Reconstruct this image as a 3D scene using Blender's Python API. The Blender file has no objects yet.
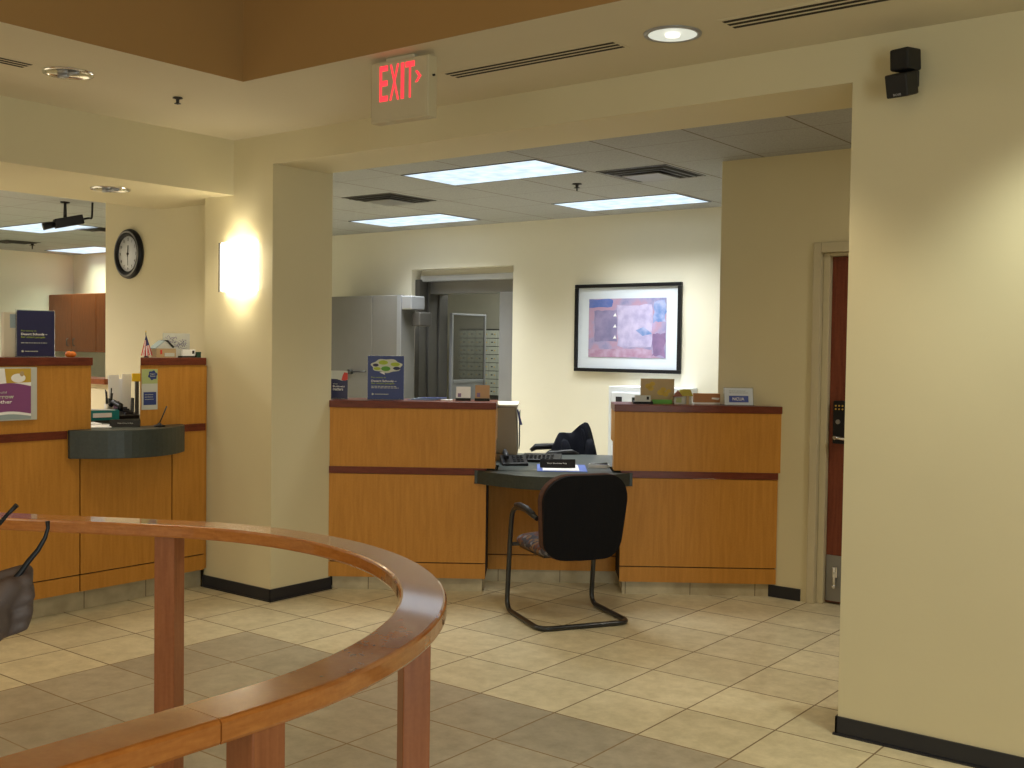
import bpy, bmesh, math, random
from mathutils import Vector, Matrix
random.seed(7)
PI = math.pi
SC = bpy.context.scene
COL = SC.collection

# ------------------------------------------------------------------ materials
MATS = {}
def new_mat(name):
    m = bpy.data.materials.new(name); m.use_nodes = True
    nt = m.node_tree; b = nt.nodes['Principled BSDF']
    MATS[name] = m
    return m, nt, b
def L(nt, a, b): nt.links.new(a, b)
def plain(name, col, rough=.5, metal=0., var=.06, scale=8., spec=.5, bump=0., coat=0., alpha=None, trans=None):
    m, nt, b = new_mat(name)
    b.inputs['Roughness'].default_value = rough
    b.inputs['Metallic'].default_value = metal
    b.inputs['Specular IOR Level'].default_value = spec
    if coat: b.inputs['Coat Weight'].default_value = coat; b.inputs['Coat Roughness'].default_value = .12
    tc = nt.nodes.new('ShaderNodeTexCoord'); n = nt.nodes.new('ShaderNodeTexNoise')
    n.inputs['Scale'].default_value = scale; n.inputs['Detail'].default_value = 4
    L(nt, tc.outputs['Object'], n.inputs['Vector'])
    mx = nt.nodes.new('ShaderNodeMix'); mx.data_type = 'RGBA'
    mx.inputs[6].default_value = (*[c*(1-var) for c in col], 1)
    mx.inputs[7].default_value = (*[min(1, c*(1+var)) for c in col], 1)
    L(nt, n.outputs['Fac'], mx.inputs[0]); L(nt, mx.outputs[2], b.inputs['Base Color'])
    if bump:
        bp = nt.nodes.new('ShaderNodeBump'); bp.inputs['Strength'].default_value = bump; bp.inputs['Distance'].default_value = .002
        n2 = nt.nodes.new('ShaderNodeTexNoise'); n2.inputs['Scale'].default_value = scale*18
        L(nt, tc.outputs['Object'], n2.inputs['Vector']); L(nt, n2.outputs['Fac'], bp.inputs['Height']); L(nt, bp.outputs['Normal'], b.inputs['Normal'])
    if trans: b.inputs['Transmission Weight'].default_value = trans
    if alpha is not None: b.inputs['Alpha'].default_value = alpha
    return m
def emit(name, col, strength, base=(.8,.8,.8)):
    m, nt, b = new_mat(name)
    b.inputs['Base Color'].default_value = (*base, 1)
    b.inputs['Emission Color'].default_value = (*col, 1)
    b.inputs['Emission Strength'].default_value = strength
    return m
def wood(name, c1, c2, rough=.35, coat=.0, grain=(22, 22, 1.6), detail=6):
    m, nt, b = new_mat(name)
    b.inputs['Roughness'].default_value = rough
    if coat: b.inputs['Coat Weight'].default_value = coat; b.inputs['Coat Roughness'].default_value = .05
    b.inputs['Specular IOR Level'].default_value = .3
    tc = nt.nodes.new('ShaderNodeTexCoord'); mp = nt.nodes.new('ShaderNodeMapping')
    mp.inputs['Scale'].default_value = grain
    n = nt.nodes.new('ShaderNodeTexNoise'); n.inputs['Scale'].default_value = 3; n.inputs['Detail'].default_value = detail
    n.inputs['Distortion'].default_value = .4
    L(nt, tc.outputs['Object'], mp.inputs['Vector']); L(nt, mp.outputs[0], n.inputs['Vector'])
    n2 = nt.nodes.new('ShaderNodeTexNoise'); n2.inputs['Scale'].default_value = 90; n2.inputs['Detail'].default_value = 2
    L(nt, tc.outputs['Object'], n2.inputs['Vector'])
    ad = nt.nodes.new('ShaderNodeMath'); ad.operation = 'MULTIPLY_ADD'; ad.inputs[1].default_value = .35
    L(nt, n2.outputs['Fac'], ad.inputs[0]); L(nt, n.outputs['Fac'], ad.inputs[2])
    cr = nt.nodes.new('ShaderNodeValToRGB')
    cr.color_ramp.elements[0].position = .45; cr.color_ramp.elements[0].color = (*c1, 1)
    cr.color_ramp.elements[1].position = .9; cr.color_ramp.elements[1].color = (*c2, 1)
    L(nt, ad.outputs[0], cr.inputs[0]); L(nt, cr.outputs[0], b.inputs['Base Color'])
    return m

WALLC = (.66, .59, .385)
plain('wall_paint', WALLC, .7, var=.03, scale=2.5, bump=.15)
plain('office_wall_paint', (.74, .70, .58), .7, var=.03, scale=2.5, bump=.15)
plain('ceiling_paint', (.62, .56, .41), .8, var=.03, scale=2, bump=.1)
plain('brown_paint', (.37, .215, .072), .75, var=.06, scale=2)
plain('vinyl_base', (.012, .013, .02), .4, var=.2)
wood('maple', (.44, .190, .028), (.54, .245, .042), .45, grain=(14, 14, 1.2), detail=4)
wood('cherry', (.10, .020, .010), (.17, .036, .017), .32, grain=(3, 3, 20))
wood('door_wood', (.13, .030, .014), (.21, .052, .024), .4)
wood('rail_wood', (.40, .130, .024), (.54, .200, .042), .24, coat=1., grain=(5, 5, 30))
wood('post_wood', (.29, .098, .036), (.38, .138, .052), .38, coat=.25, grain=(26, 26, 2))
wood('office_cherry', (.19, .055, .018), (.27, .08, .026), .35)
plain('dark_gap', (.012, .008, .005), .8)
plain('door_frame_paint', (.54, .48, .33), .5)
plain('laminate_green', (.035, .045, .042), .42, var=.35, scale=60)
plain('black_metal', (.012, .012, .013), .3, coat=.3)
plain('black_plastic', (.009, .009, .011), .38, spec=.25)
plain('dark_plastic', (.022, .022, .026), .45, spec=.3)
plain('speaker_black', (.008, .008, .009), .6)
plain('chrome', (.8, .8, .82), .12, 1.)
plain('brushed_steel', (.25, .245, .24), .36, .6, var=.12, scale=3)
plain('steel_bright', (.55, .57, .62), .3, .5, var=.1, scale=4)
plain('steel_dark', (.10, .095, .09), .38, .55, var=.2, scale=4)
plain('steel_light', (.36, .37, .40), .32, .6, var=.1, scale=4)
plain('vault_wall', (.50, .48, .40), .7)
plain('white_plastic', (.75, .77, .8), .4)
plain('white_paint_panel', (.70, .74, .80), .4)
plain('paper_white', (.86, .86, .87), .7, var=.02)
plain('paper_grey', (.52, .53, .50), .7)
plain('kraft', (.50, .31, .17), .8)
plain('beige_plastic', (.30, .25, .18), .5, spec=.2)
plain('beige_plastic_light', (.62, .56, .44), .5)
plain('poster_blue', (.022, .045, .20), .35)
plain('poster_navy', (.012, .014, .075), .35)
plain('poster_purple', (.23, .065, .21), .4)
plain('lime', (.36, .46, .035), .5)
plain('leaf_green', (.10, .32, .04), .6)
plain('pale_green', (.38, .45, .20), .6)
plain('ochre', (.55, .36, .05), .6)
plain('cloud_grey', (.55, .58, .50), .5)
plain('orange', (.75, .20, .02), .5)
plain('red', (.55, .04, .025), .5)
plain('flag_blue', (.03, .04, .16), .7)
plain('gold', (.75, .5, .12), .3, 1.)
plain('teal_plastic', (.01, .22, .24), .35)
plain('dark_green', (.015, .06, .04), .5)
plain('roof_yellow', (.45, .38, .06), .7)
plain('roof_blue', (.30, .37, .40), .7)
plain('cardboard_tan', (.45, .33, .18), .8)
plain('wood_box', (.45, .20, .08), .55)
plain('royal_blue', (.035, .07, .36), .4)
plain('pad_blue', (.10, .17, .55), .4)
plain('yellow_note', (.85, .55, .02), .7)
plain('skin_dark', (.075, .052, .045), .6, var=.15, scale=40, bump=.25)
plain('hair_black', (.01, .008, .007), .6)
plain('shirt_grey', (.14, .14, .16), .85, scale=60, bump=.3)
plain('trousers_navy', (.03, .035, .05), .85, scale=60, bump=.3)
plain('shoe_black', (.012, .011, .01), .35)
plain('jacket_cloth', (.007, .008, .013), .9, scale=50, bump=.4, spec=.12)
plain('eye_white', (.7, .68, .64), .3)
plain('lip', (.16, .06, .05), .5)
plain('mirror_glass', (.24, .235, .22), .06, .9, var=.02)
plain('lens_clear', (.9, .9, .9), .02, trans=1., var=0.)
plain('acrylic', (.85, .88, .92), .08, trans=.85, var=0.)
plain('baffle', (.75, .72, .66), .12, 1.)
plain('mat_white', (.64, .70, .80), .6, var=.02)
emit('exit_red', (1., .045, .06), 1.15, (.5, .02, .02))
emit('lamp_cool', (.80, .93, 1.), .3)
emit('lamp_warm', (1., .95, .82), 1.1)
emit('sconce_glass', (1., .90, .68), 9.)

emit('lit_reflector', (.95, 1., .86), .50, (.4, .4, .4))
# troffer lens: prismatic cells
def lens_mat():
    m, nt, b = new_mat('troffer_lens')
    b.inputs['Base Color'].default_value = (.1, .1, .1, 1)
    tc = nt.nodes.new('ShaderNodeTexCoord'); v = nt.nodes.new('ShaderNodeTexNoise'); v.inputs['Scale'].default_value = 9
    L(nt, tc.outputs['Object'], v.inputs['Vector'])
    cr = nt.nodes.new('ShaderNodeValToRGB')
    cr.color_ramp.elements[0].position = .3; cr.color_ramp.elements[0].color = (.55, .72, .88, 1)
    cr.color_ramp.elements[1].position = .65; cr.color_ramp.elements[1].color = (.80, .93, 1, 1)
    L(nt, v.outputs['Fac'], cr.inputs[0]); L(nt, cr.outputs[0], b.inputs['Emission Color'])
    b.inputs['Emission Strength'].default_value = .92
lens_mat()

# floor tiles
T = .406; OX = -3.062; OY = 3.746
def floor_mat():
    m, nt, b = new_mat('floor_tile')
    N = nt.nodes
    tc = N.new('ShaderNodeTexCoord'); sp = N.new('ShaderNodeSeparateXYZ'); L(nt, tc.outputs['Object'], sp.inputs[0])
    def mth(op, a, c=None, clamp=False):
        n = N.new('ShaderNodeMath'); n.operation = op; n.use_clamp = clamp
        for i, v in enumerate((a, c)):
            if v is None: continue
            if isinstance(v, (int, float)): n.inputs[i].default_value = v
            else: L(nt, v, n.inputs[i])
        return n.outputs[0]
    def cell(o, off):
        s = mth('DIVIDE', mth('SUBTRACT', o, off), T)
        fl = mth('FLOOR', s); fr = mth('SUBTRACT', s, fl)
        e = mth('MINIMUM', fr, mth('SUBTRACT', 1., fr))
        return fl, e
    fx, ex = cell(sp.outputs[0], OX); fy, ey = cell(sp.outputs[1], OY)
    grout = mth('LESS_THAN', mth('MINIMUM', ex, ey), .009)
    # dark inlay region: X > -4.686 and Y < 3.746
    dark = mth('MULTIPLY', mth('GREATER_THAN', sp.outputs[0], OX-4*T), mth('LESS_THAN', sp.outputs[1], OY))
    cb = N.new('ShaderNodeCombineXYZ'); L(nt, fx, cb.inputs[0]); L(nt, fy, cb.inputs[1])
    wn = N.new('ShaderNodeTexWhiteNoise'); wn.noise_dimensions = '3D'; L(nt, cb.outputs[0], wn.inputs['Vector'])
    # marbling offset per tile
    vm = N.new('ShaderNodeVectorMath'); vm.operation = 'MULTIPLY_ADD'; vm.inputs[1].default_value = (7, 7, 7)
    L(nt, wn.outputs['Color'], vm.inputs[0]); L(nt, tc.outputs['Object'], vm.inputs[2])
    n1 = N.new('ShaderNodeTexNoise'); n1.inputs['Scale'].default_value = 11; n1.inputs['Detail'].default_value = 9; n1.inputs['Roughness'].default_value = .72
    L(nt, vm.outputs[0], n1.inputs['Vector'])
    def ramp(a, bb):
        cr = N.new('ShaderNodeValToRGB')
        cr.color_ramp.elements[0].position = .32; cr.color_ramp.elements[0].color = (*a, 1)
        cr.color_ramp.elements[1].position = .68; cr.color_ramp.elements[1].color = (*bb, 1)
        L(nt, n1.outputs['Fac'], cr.inputs[0]); return cr.outputs[0]
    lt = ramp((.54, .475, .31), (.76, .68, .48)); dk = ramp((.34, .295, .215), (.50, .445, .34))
    def mix(f, a, c, mode='MIX'):
        x = N.new('ShaderNodeMix'); x.data_type = 'RGBA'; x.blend_type = mode
        if isinstance(f, float): x.inputs[0].default_value = f
        else: L(nt, f, x.inputs[0])
        for i, v in ((6, a), (7, c)):
            if isinstance(v, tuple): x.inputs[i].default_value = (*v, 1)
            else: L(nt, v, x.inputs[i])
        return x.outputs[2]
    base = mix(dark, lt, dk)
    vr = N.new('ShaderNodeMapRange'); vr.inputs[3].default_value = .90; vr.inputs[4].default_value = 1.06
    L(nt, wn.outputs['Value'], vr.inputs[0])
    hs = N.new('ShaderNodeHueSaturation'); L(nt, vr.outputs[0], hs.inputs['Value']); L(nt, base, hs.inputs['Color'])
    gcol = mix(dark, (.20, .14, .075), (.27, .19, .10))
    fin = mix(grout, hs.outputs[0], gcol)
    L(nt, fin, b.inputs['Base Color'])
    ro = N.new('ShaderNodeMapRange'); ro.inputs[3].default_value = .34; ro.inputs[4].default_value = .8
    L(nt, grout, ro.inputs[0]); L(nt, ro.outputs[0], b.inputs['Roughness'])
    bp = N.new('ShaderNodeBump'); bp.inputs['Strength'].default_value = .35; bp.inputs['Distance'].default_value = .003
    hh = mth('SUBTRACT', mth('MULTIPLY', n1.outputs['Fac'], .3), grout)
    L(nt, hh, bp.inputs['Height']); L(nt, bp.outputs['Normal'], b.inputs['Normal'])
floor_mat()
# toe kick tile (same stone, no grid)
def toe_mat():
    m, nt, b = new_mat('toe_tile'); N = nt.nodes
    b.inputs['Roughness'].default_value = .45
    tc = N.new('ShaderNodeTexCoord'); sp = N.new('ShaderNodeSeparateXYZ'); L(nt, tc.outputs['Object'], sp.inputs[0])
    n1 = N.new('ShaderNodeTexNoise'); n1.inputs['Scale'].default_value = 9; n1.inputs['Detail'].default_value = 6
    L(nt, tc.outputs['Object'], n1.inputs['Vector'])
    cr = N.new('ShaderNodeValToRGB'); cr.color_ramp.elements[0].position = .3; cr.color_ramp.elements[0].color = (.36, .30, .19, 1)
    cr.color_ramp.elements[1].position = .7; cr.color_ramp.elements[1].color = (.52, .45, .30, 1)
    L(nt, n1.outputs['Fac'], cr.inputs[0])
    def mm(op, a, v):
        n = N.new('ShaderNodeMath'); n.operation = op; L(nt, a, n.inputs[0]); n.inputs[1].default_value = v; return n.outputs[0]
    f = mm('LESS_THAN', mm('FRACT', mm('DIVIDE', mm('ADD', sp.outputs[0], 50.13), T), 0), .014)
    mx = N.new('ShaderNodeMix'); mx.data_type = 'RGBA'; L(nt, f, mx.inputs[0]); L(nt, cr.outputs[0], mx.inputs[6]); mx.inputs[7].default_value = (.16, .12, .07, 1)
    L(nt, mx.outputs[2], b.inputs['Base Color'])
toe_mat()
# suspended ceiling
def grid_mat():
    m, nt, b = new_mat('ceiling_grid'); N = nt.nodes
    b.inputs['Roughness'].default_value = .85
    tc = N.new('ShaderNodeTexCoord'); sp = N.new('ShaderNodeSeparateXYZ'); L(nt, tc.outputs['Object'], sp.inputs[0])
    def mth(op, a, c=None):
        n = N.new('ShaderNodeMath'); n.operation = op
        for i, v in enumerate((a, c)):
            if v is None: continue
            if isinstance(v, (int, float)): n.inputs[i].default_value = v
            else: L(nt, v, n.inputs[i])
        return n.outputs[0]
    def e(o, off, per, w):
        s = mth('FRACT', mth('ADD', mth('DIVIDE', mth('SUBTRACT', o, off), per), 100.))
        return mth('LESS_THAN', mth('MINIMUM', s, mth('SUBTRACT', 1., s)), w/per)
    gx = e(sp.outputs[0], -3.61, .6096, .006); gy = e(sp.outputs[1], 5.675, .6096, .004)
    g = mth('MAXIMUM', gx, mth('MULTIPLY', gy, .6))
    n1 = N.new('ShaderNodeTexNoise'); n1.inputs['Scale'].default_value = 130; n1.inputs['Detail'].default_value = 2
    L(nt, tc.outputs['Object'], n1.inputs['Vector'])
    cr = N.new('ShaderNodeValToRGB'); cr.color_ramp.elements[0].position = .3; cr.color_ramp.elements[0].color = (.31, .315, .32, 1)
    cr.color_ramp.elements[1].position = .6; cr.color_ramp.elements[1].color = (.40, .405, .405, 1)
    L(nt, n1.outputs['Fac'], cr.inputs[0])
    mx = N.new('ShaderNodeMix'); mx.data_type = 'RGBA'; L(nt, g, mx.inputs[0]); L(nt, cr.outputs[0], mx.inputs[6]); mx.inputs[7].default_value = (.17, .14, .10, 1)
    L(nt, mx.outputs[2], b.inputs['Base Color'])
grid_mat()
# abstract artwork (generic washes)
def art_mat():
    m, nt, b = new_mat('artwork'); N = nt.nodes
    b.inputs['Roughness'].default_value = .3
    tc = N.new('ShaderNodeTexCoord'); sp = N.new('ShaderNodeSeparateXYZ'); L(nt, tc.outputs['Object'], sp.inputs[0])
    n = N.new('ShaderNodeTexNoise'); n.inputs['Scale'].default_value = 6; n.inputs['Detail'].default_value = 6
    L(nt, tc.outputs['Object'], n.inputs['Vector'])
    cr = N.new('ShaderNodeValToRGB'); cr.color_ramp.interpolation = 'EASE'
    el = cr.color_ramp.elements; el[0].position = .30; el[0].color = (.20, .22, .42, 1); el[1].position = .7; el[1].color = (.40, .32, .52, 1)
    x = el.new(.45); x.color = (.33, .29, .48, 1); x = el.new(.55); x.color = (.42, .27, .40, 1)
    L(nt, n.outputs['Fac'], cr.inputs[0]); L(nt, cr.outputs[0], b.inputs['Base Color'])
art_mat()
def patch_mat(name, c1, c2, scale=9):
    m, nt, b = new_mat(name); N = nt.nodes; b.inputs['Roughness'].default_value = .35
    tc = N.new('ShaderNodeTexCoord'); n = N.new('ShaderNodeTexNoise'); n.inputs['Scale'].default_value = scale; n.inputs['Detail'].default_value = 6
    L(nt, tc.outputs['Object'], n.inputs['Vector'])
    cr = N.new('ShaderNodeValToRGB'); cr.color_ramp.elements[0].position = .35; cr.color_ramp.elements[0].color = (*c1, 1)
    cr.color_ramp.elements[1].position = .65; cr.color_ramp.elements[1].color = (*c2, 1)
    L(nt, n.outputs['Fac'], cr.inputs[0]); L(nt, cr.outputs[0], b.inputs['Base Color'])
patch_mat('art_lilac', (.36, .33, .55), (.52, .47, .68), 14)
patch_mat('art_slate', (.17, .16, .30), (.28, .24, .42))
patch_mat('art_blue', (.05, .12, .42), (.16, .20, .50))
patch_mat('art_rose', (.36, .20, .32), (.46, .34, .50), 16)
patch_mat('art_sky', (.14, .24, .52), (.36, .40, .64), 16)
patch_mat('art_plum', (.18, .12, .25), (.28, .18, .34))
# upholstery
def fabric():
    m, nt, b = new_mat('speckled_fabric'); N = nt.nodes; b.inputs['Roughness'].default_value = .9
    tc = N.new('ShaderNodeTexCoord'); v = N.new('ShaderNodeTexVoronoi'); v.inputs['Scale'].default_value = 42
    L(nt, tc.outputs['Object'], v.inputs['Vector'])
    cr = N.new('ShaderNodeValToRGB'); cr.color_ramp.interpolation = 'CONSTANT'
    sp = N.new('ShaderNodeSeparateColor'); L(nt, v.outputs['Color'], sp.inputs[0]); L(nt, sp.outputs[0], cr.inputs[0])
    el = cr.color_ramp.elements; el[0].position = 0; el[0].color = (.035, .03, .04, 1); el[1].position = .35; el[1].color = (.11, .035, .02, 1)
    x = el.new(.55); x.color = (.06, .055, .07, 1); x = el.new(.75); x.color = (.17, .09, .04, 1); x = el.new(.9); x.color = (.15, .14, .15, 1)
    L(nt, cr.outputs[0], b.inputs['Base Color'])
    bp = N.new('ShaderNodeBump'); bp.inputs['Strength'].default_value = .3; bp.inputs['Distance'].default_value = .002
    n2 = N.new('ShaderNodeTexNoise'); n2.inputs['Scale'].default_value = 300; L(nt, tc.outputs['Object'], n2.inputs['Vector'])
    L(nt, n2.outputs['Fac'], bp.inputs['Height']); L(nt, bp.outputs['Normal'], b.inputs['Normal'])
fabric()
plain('rust_fabric', (.075, .028, .014), .9, var=.5, scale=60, bump=.4)
plain('shell_black', (.006, .006, .008), .85, spec=.15, var=.2, scale=90, bump=.3)

# ------------------------------------------------------------------ mesh helpers
class MB:
    def __init__(s): s.bm = bmesh.new()
    def box(s, x0, x1, y0, y1, z0, z1, mi=0, M=None):
        vs = [s.bm.verts.new(v) for v in ((x0,y0,z0),(x1,y0,z0),(x1,y1,z0),(x0,y1,z0),(x0,y0,z1),(x1,y0,z1),(x1,y1,z1),(x0,y1,z1))]
        if M is not None:
            for v in vs: v.co = M @ v.co
        for f in ((0,3,2,1),(4,5,6,7),(0,1,5,4),(1,2,6,5),(2,3,7,6),(3,0,4,7)):
            s.bm.faces.new([vs[i] for i in f]).material_index = mi
        return s
    def prism(s, pts, z0, z1, mi=0, M=None):
        # pts: list of (x,y) CCW, extruded in z
        a = [s.bm.verts.new((p[0], p[1], z0)) for p in pts]; b = [s.bm.verts.new((p[0], p[1], z1)) for p in pts]
        if M is not None:
            for v in a+b: v.co = M @ v.co
        n = len(pts)
        s.bm.faces.new(a[::-1]).material_index = mi; s.bm.faces.new(b).material_index = mi
        for i in range(n):
            s.bm.faces.new((a[i], a[(i+1) % n], b[(i+1) % n], b[i])).material_index = mi
        return s
    def xz(s, pts, y0, y1, mi=0):
        # pts in the x-z plane, extruded along y
        M = Matrix(((1,0,0,0),(0,0,-1,0),(0,1,0,0),(0,0,0,1)))
        return s.prism(pts, -y1, -y0, mi, M)
    def yz(s, pts, x0, x1, mi=0):
        M = Matrix(((0,0,1,0),(1,0,0,0),(0,1,0,0),(0,0,0,1)))
        return s.prism(pts, x0, x1, mi, M)
    def cyl(s, p0, p1, r0, r1=None, n=20, mi=0, cap=True):
        if r1 is None: r1 = r0
        p0, p1 = Vector(p0), Vector(p1); d = (p1-p0).normalized()
        a = d.orthogonal().normalized(); b = d.cross(a)
        A = [s.bm.verts.new(p0 + r0*(math.cos(2*PI*i/n)*a + math.sin(2*PI*i/n)*b)) for i in range(n)]
        B = [s.bm.verts.new(p1 + r1*(math.cos(2*PI*i/n)*a + math.sin(2*PI*i/n)*b)) for i in range(n)]
        for i in range(n):
            f = s.bm.faces.new((A[i], A[(i+1)%n], B[(i+1)%n], B[i])); f.material_index = mi; f.smooth = True
        if cap:
            s.bm.faces.new(A[::-1]).material_index = mi; s.bm.faces.new(B).material_index = mi
        return s
    def tube(s, pts, r, n=12, mi=0, closed=False, radii=None):
        P = [Vector(p) for p in pts]; m = len(P); rings = []
        up = None
        for i in range(m):
            if closed: d = (P[(i+1)%m]-P[i-1]).normalized()
            else: d = (P[min(i+1, m-1)]-P[max(i-1, 0)]).normalized()
            if up is None: up = d.orthogonal().normalized()
            a = (up - d*up.dot(d)).normalized(); up = a; b = d.cross(a)
            rr = radii[i] if radii else r
            rings.append([s.bm.verts.new(P[i] + rr*(math.cos(2*PI*k/n)*a + math.sin(2*PI*k/n)*b)) for k in range(n)])
        for i in range(m if closed else m-1):
            A, B = rings[i], rings[(i+1)%m]
            for k in range(n):
                f = s.bm.faces.new((A[k], A[(k+1)%n], B[(k+1)%n], B[k])); f.smooth = True; f.material_index = mi
        if not closed:
            s.bm.faces.new(rings[0][::-1]).material_index = mi; s.bm.faces.new(rings[-1]).material_index = mi
        return s
    def lathe(s, prof, n=32, mi=0, M=None):
        # prof: (r,z) list, around z
        rings = []
        for r, z in prof:
            if r < 1e-6: rings.append([s.bm.verts.new((0,0,z))])
            else: rings.append([s.bm.verts.new((r*math.cos(2*PI*k/n), r*math.sin(2*PI*k/n), z)) for k in range(n)])
        if M is not None:
            for rg in rings:
                for v in rg: v.co = M @ v.co
        for A, B in zip(rings, rings[1:]):
            for k in range(n):
                q = [A[k % len(A)], A[(k+1) % len(A)], B[(k+1) % len(B)], B[k % len(B)]]
                q2 = []
                for v in q:
                    if v not in q2: q2.append(v)
                if len(q2) > 2:
                    f = s.bm.faces.new(q2); f.smooth = True; f.material_index = mi
        return s
    def ball(s, c, r, mi=0, sc=(1,1,1), seg=16):
        M = Matrix.Translation(c) @ Matrix.Diagonal((r*sc[0], r*sc[1], r*sc[2], 1))
        geo = bmesh.ops.create_uvsphere(s.bm, u_segments=seg, v_segments=max(6, seg//2), radius=1, matrix=M)
        for v in geo['verts']:
            for f in v.link_faces: f.smooth = True; f.material_index = mi
        return s
    def sweep(s, pts, prof, mi=0, closed=False):
        # horizontal path, prof: (offset outward-left, z) rectangle-ish profile
        P = [Vector((p[0], p[1], 0)) for p in pts]; m = len(P); rings = []
        for i in range(m):
            d = (P[min(i+1, m-1)]-P[max(i-1, 0)]).normalized(); nrm = Vector((-d.y, d.x, 0))
            rings.append([s.bm.verts.new(P[i] + nrm*o + Vector((0,0,z))) for o, z in prof])
        k = len(prof)
        for A, B in zip(rings, rings[1:]):
            for j in range(k):
                f = s.bm.faces.new((A[j], A[(j+1)%k], B[(j+1)%k], B[j])); f.material_index = mi; f.smooth = False
        s.bm.faces.new(rings[0][::-1]).material_index = mi; s.bm.faces.new(rings[-1]).material_index = mi
        return s
    def build(s, name, mats, parent=None, bevel=0, seg=2, loc=None, rotz=None, smooth=False, subsurf=0):
        bmesh.ops.recalc_face_normals(s.bm, faces=s.bm.faces)
        me = bpy.data.meshes.new(name); s.bm.to_mesh(me); s.bm.free()
        o = bpy.data.objects.new(name, me); COL.objects.link(o)
        for m in (mats if isinstance(mats, (list, tuple)) else [mats]): me.materials.append(MATS[m])
        if parent is not None: o.parent = parent
        if loc is not None: o.location = loc
        if rotz is not None: o.rotation_euler = (0, 0, rotz)
        if bevel:
            b = o.modifiers.new('bevel', 'BEVEL'); b.width = bevel; b.segments = seg; b.limit_method = 'ANGLE'; b.angle_limit = math.radians(40)
        if subsurf:
            q = o.modifiers.new('subsurf', 'SUBSURF'); q.levels = subsurf; q.render_levels = subsurf
        if smooth:
            for p in me.polygons: p.use_smooth = True
        return o
def tag(o, label, cat, group=None, kind=None):
    o['label'] = label; o['category'] = cat
    if group: o['group'] = group
    if kind: o['kind'] = kind
    return o
def struct(o): o['kind'] = 'structure'; return o
def thing(name, label, cat, loc=(0,0,0), rotz=0, group=None):
    o = bpy.data.objects.new(name, None); COL.objects.link(o); o.empty_display_size = .1
    o.location = loc; o.rotation_euler = (0, 0, rotz)
    return tag(o, label, cat, group)
def copy_tree(o, parent=None):
    c = o.copy(); COL.objects.link(c)
    if parent is not None: c.parent = parent; c.matrix_parent_inverse = o.matrix_parent_inverse.copy()
    for ch in list(o.children): copy_tree(ch, c)
    return c
FONT_CACHE = {}
def text_part(string, name, mat, parent, x, y, z, width=None, height=None, align='LEFT', bold=0., depth=.0012, tilt=0.):
    """flat raised lettering in the x-z plane facing -y, its baseline start at x,z"""
    cu = bpy.data.curves.new('lettering', 'FONT'); cu.body = string; cu.size = 1; cu.extrude = 0; cu.offset = bold; cu.resolution_u = 2
    t = bpy.data.objects.new('lettering', cu); COL.objects.link(t)
    dg = bpy.context.evaluated_depsgraph_get(); dg.update()
    me = bpy.data.meshes.new_from_object(t.evaluated_get(dg)); bpy.data.objects.remove(t); bpy.data.curves.remove(cu)
    xs = [v.co.x for v in me.vertices]; ys = [v.co.y for v in me.vertices]
    w, h = max(xs)-min(xs), max(ys)-min(ys)
    sx = width/w if width else None; sy = height/h if height else None
    if sx is None: sx = sy
    if sy is None: sy = sx
    x0, y0 = min(xs), min(ys)
    bm = bmesh.new(); bm.from_mesh(me); bpy.data.meshes.remove(me)
    for v in bm.verts:
        lx, lz = (v.co.x-x0)*sx, (v.co.y-y0)*sy
        v.co = Vector((x + (lx if align == 'LEFT' else lx - w*sx/2), y - .0004, z+lz))
    r = bmesh.ops.extrude_face_region(bm, geom=list(bm.faces))
    for g in r['geom']:
        if isinstance(g, bmesh.types.BMVert): g.co.y -= depth
    mb = MB(); mb.bm.free(); mb.bm = bm
    return mb.build(name, mat, parent)
def rows(parent, name, mat, x0, x1, z, n, dz, h, y, ragged=.2):
    """a block of small unreadable print as thin lines"""
    b = MB()
    for i in range(n):
        x = x0; end = x1 - random.random()*ragged*(x1-x0)
        while x < end:
            w = random.uniform(.02, .06)*(x1-x0)*2
            b.box(x, min(end, x+w), y-.0008, y, z-i*dz, z-i*dz+h); x += w + (x1-x0)*.025
    return b.build(name, mat, parent)

def smooth_path(pts, r=.06, n=6):
    out = [Vector(pts[0])]
    for a, b_, c in zip(pts, pts[1:], pts[2:]):
        a, b_, c = Vector(a), Vector(b_), Vector(c); d1 = (a-b_); d2 = (c-b_)
        rr = min(r, d1.length*.48, d2.length*.48); p, q = b_+d1.normalized()*rr, b_+d2.normalized()*rr
        for i in range(n+1):
            t = i/n; out.append(p*(1-t)**2 + b_*2*t*(1-t) + q*t*t)
    out.append(Vector(pts[-1])); return out
def ellipse(cx, cz, rx, rz, n=28): return [(cx+rx*math.cos(2*PI*i/n), cz+rz*math.sin(2*PI*i/n)) for i in range(n)]

# ------------------------------------------------------------------ camera
R_ = (0.7896855211893378, 0.6133610724443445, 0.013600457119072614)
D_ = (0.031143920762109603, -0.017937611921302103, -0.9993539404425863)
F_ = (-0.612720844939592, 0.7895989088698669, -0.03326754105773476)
cam = bpy.data.cameras.new('camera'); co = bpy.data.objects.new('camera', cam); COL.objects.link(co)
co.matrix_world = Matrix(((R_[0], -D_[0], -F_[0], 0), (R_[1], -D_[1], -F_[1], 0), (R_[2], -D_[2], -F_[2], 1.54), (0, 0, 0, 1)))
cam.sensor_width = 36; cam.lens = 38.5727; cam.clip_start = .05; cam.clip_end = 60
SC.camera = co

# ------------------------------------------------------------------ setting
ZC = 2.75
ZL = 2.778
struct(MB().box(-15, 3.2, -4.2, 11.2, -.1, 0).build('floor', 'floor_tile'))
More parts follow.
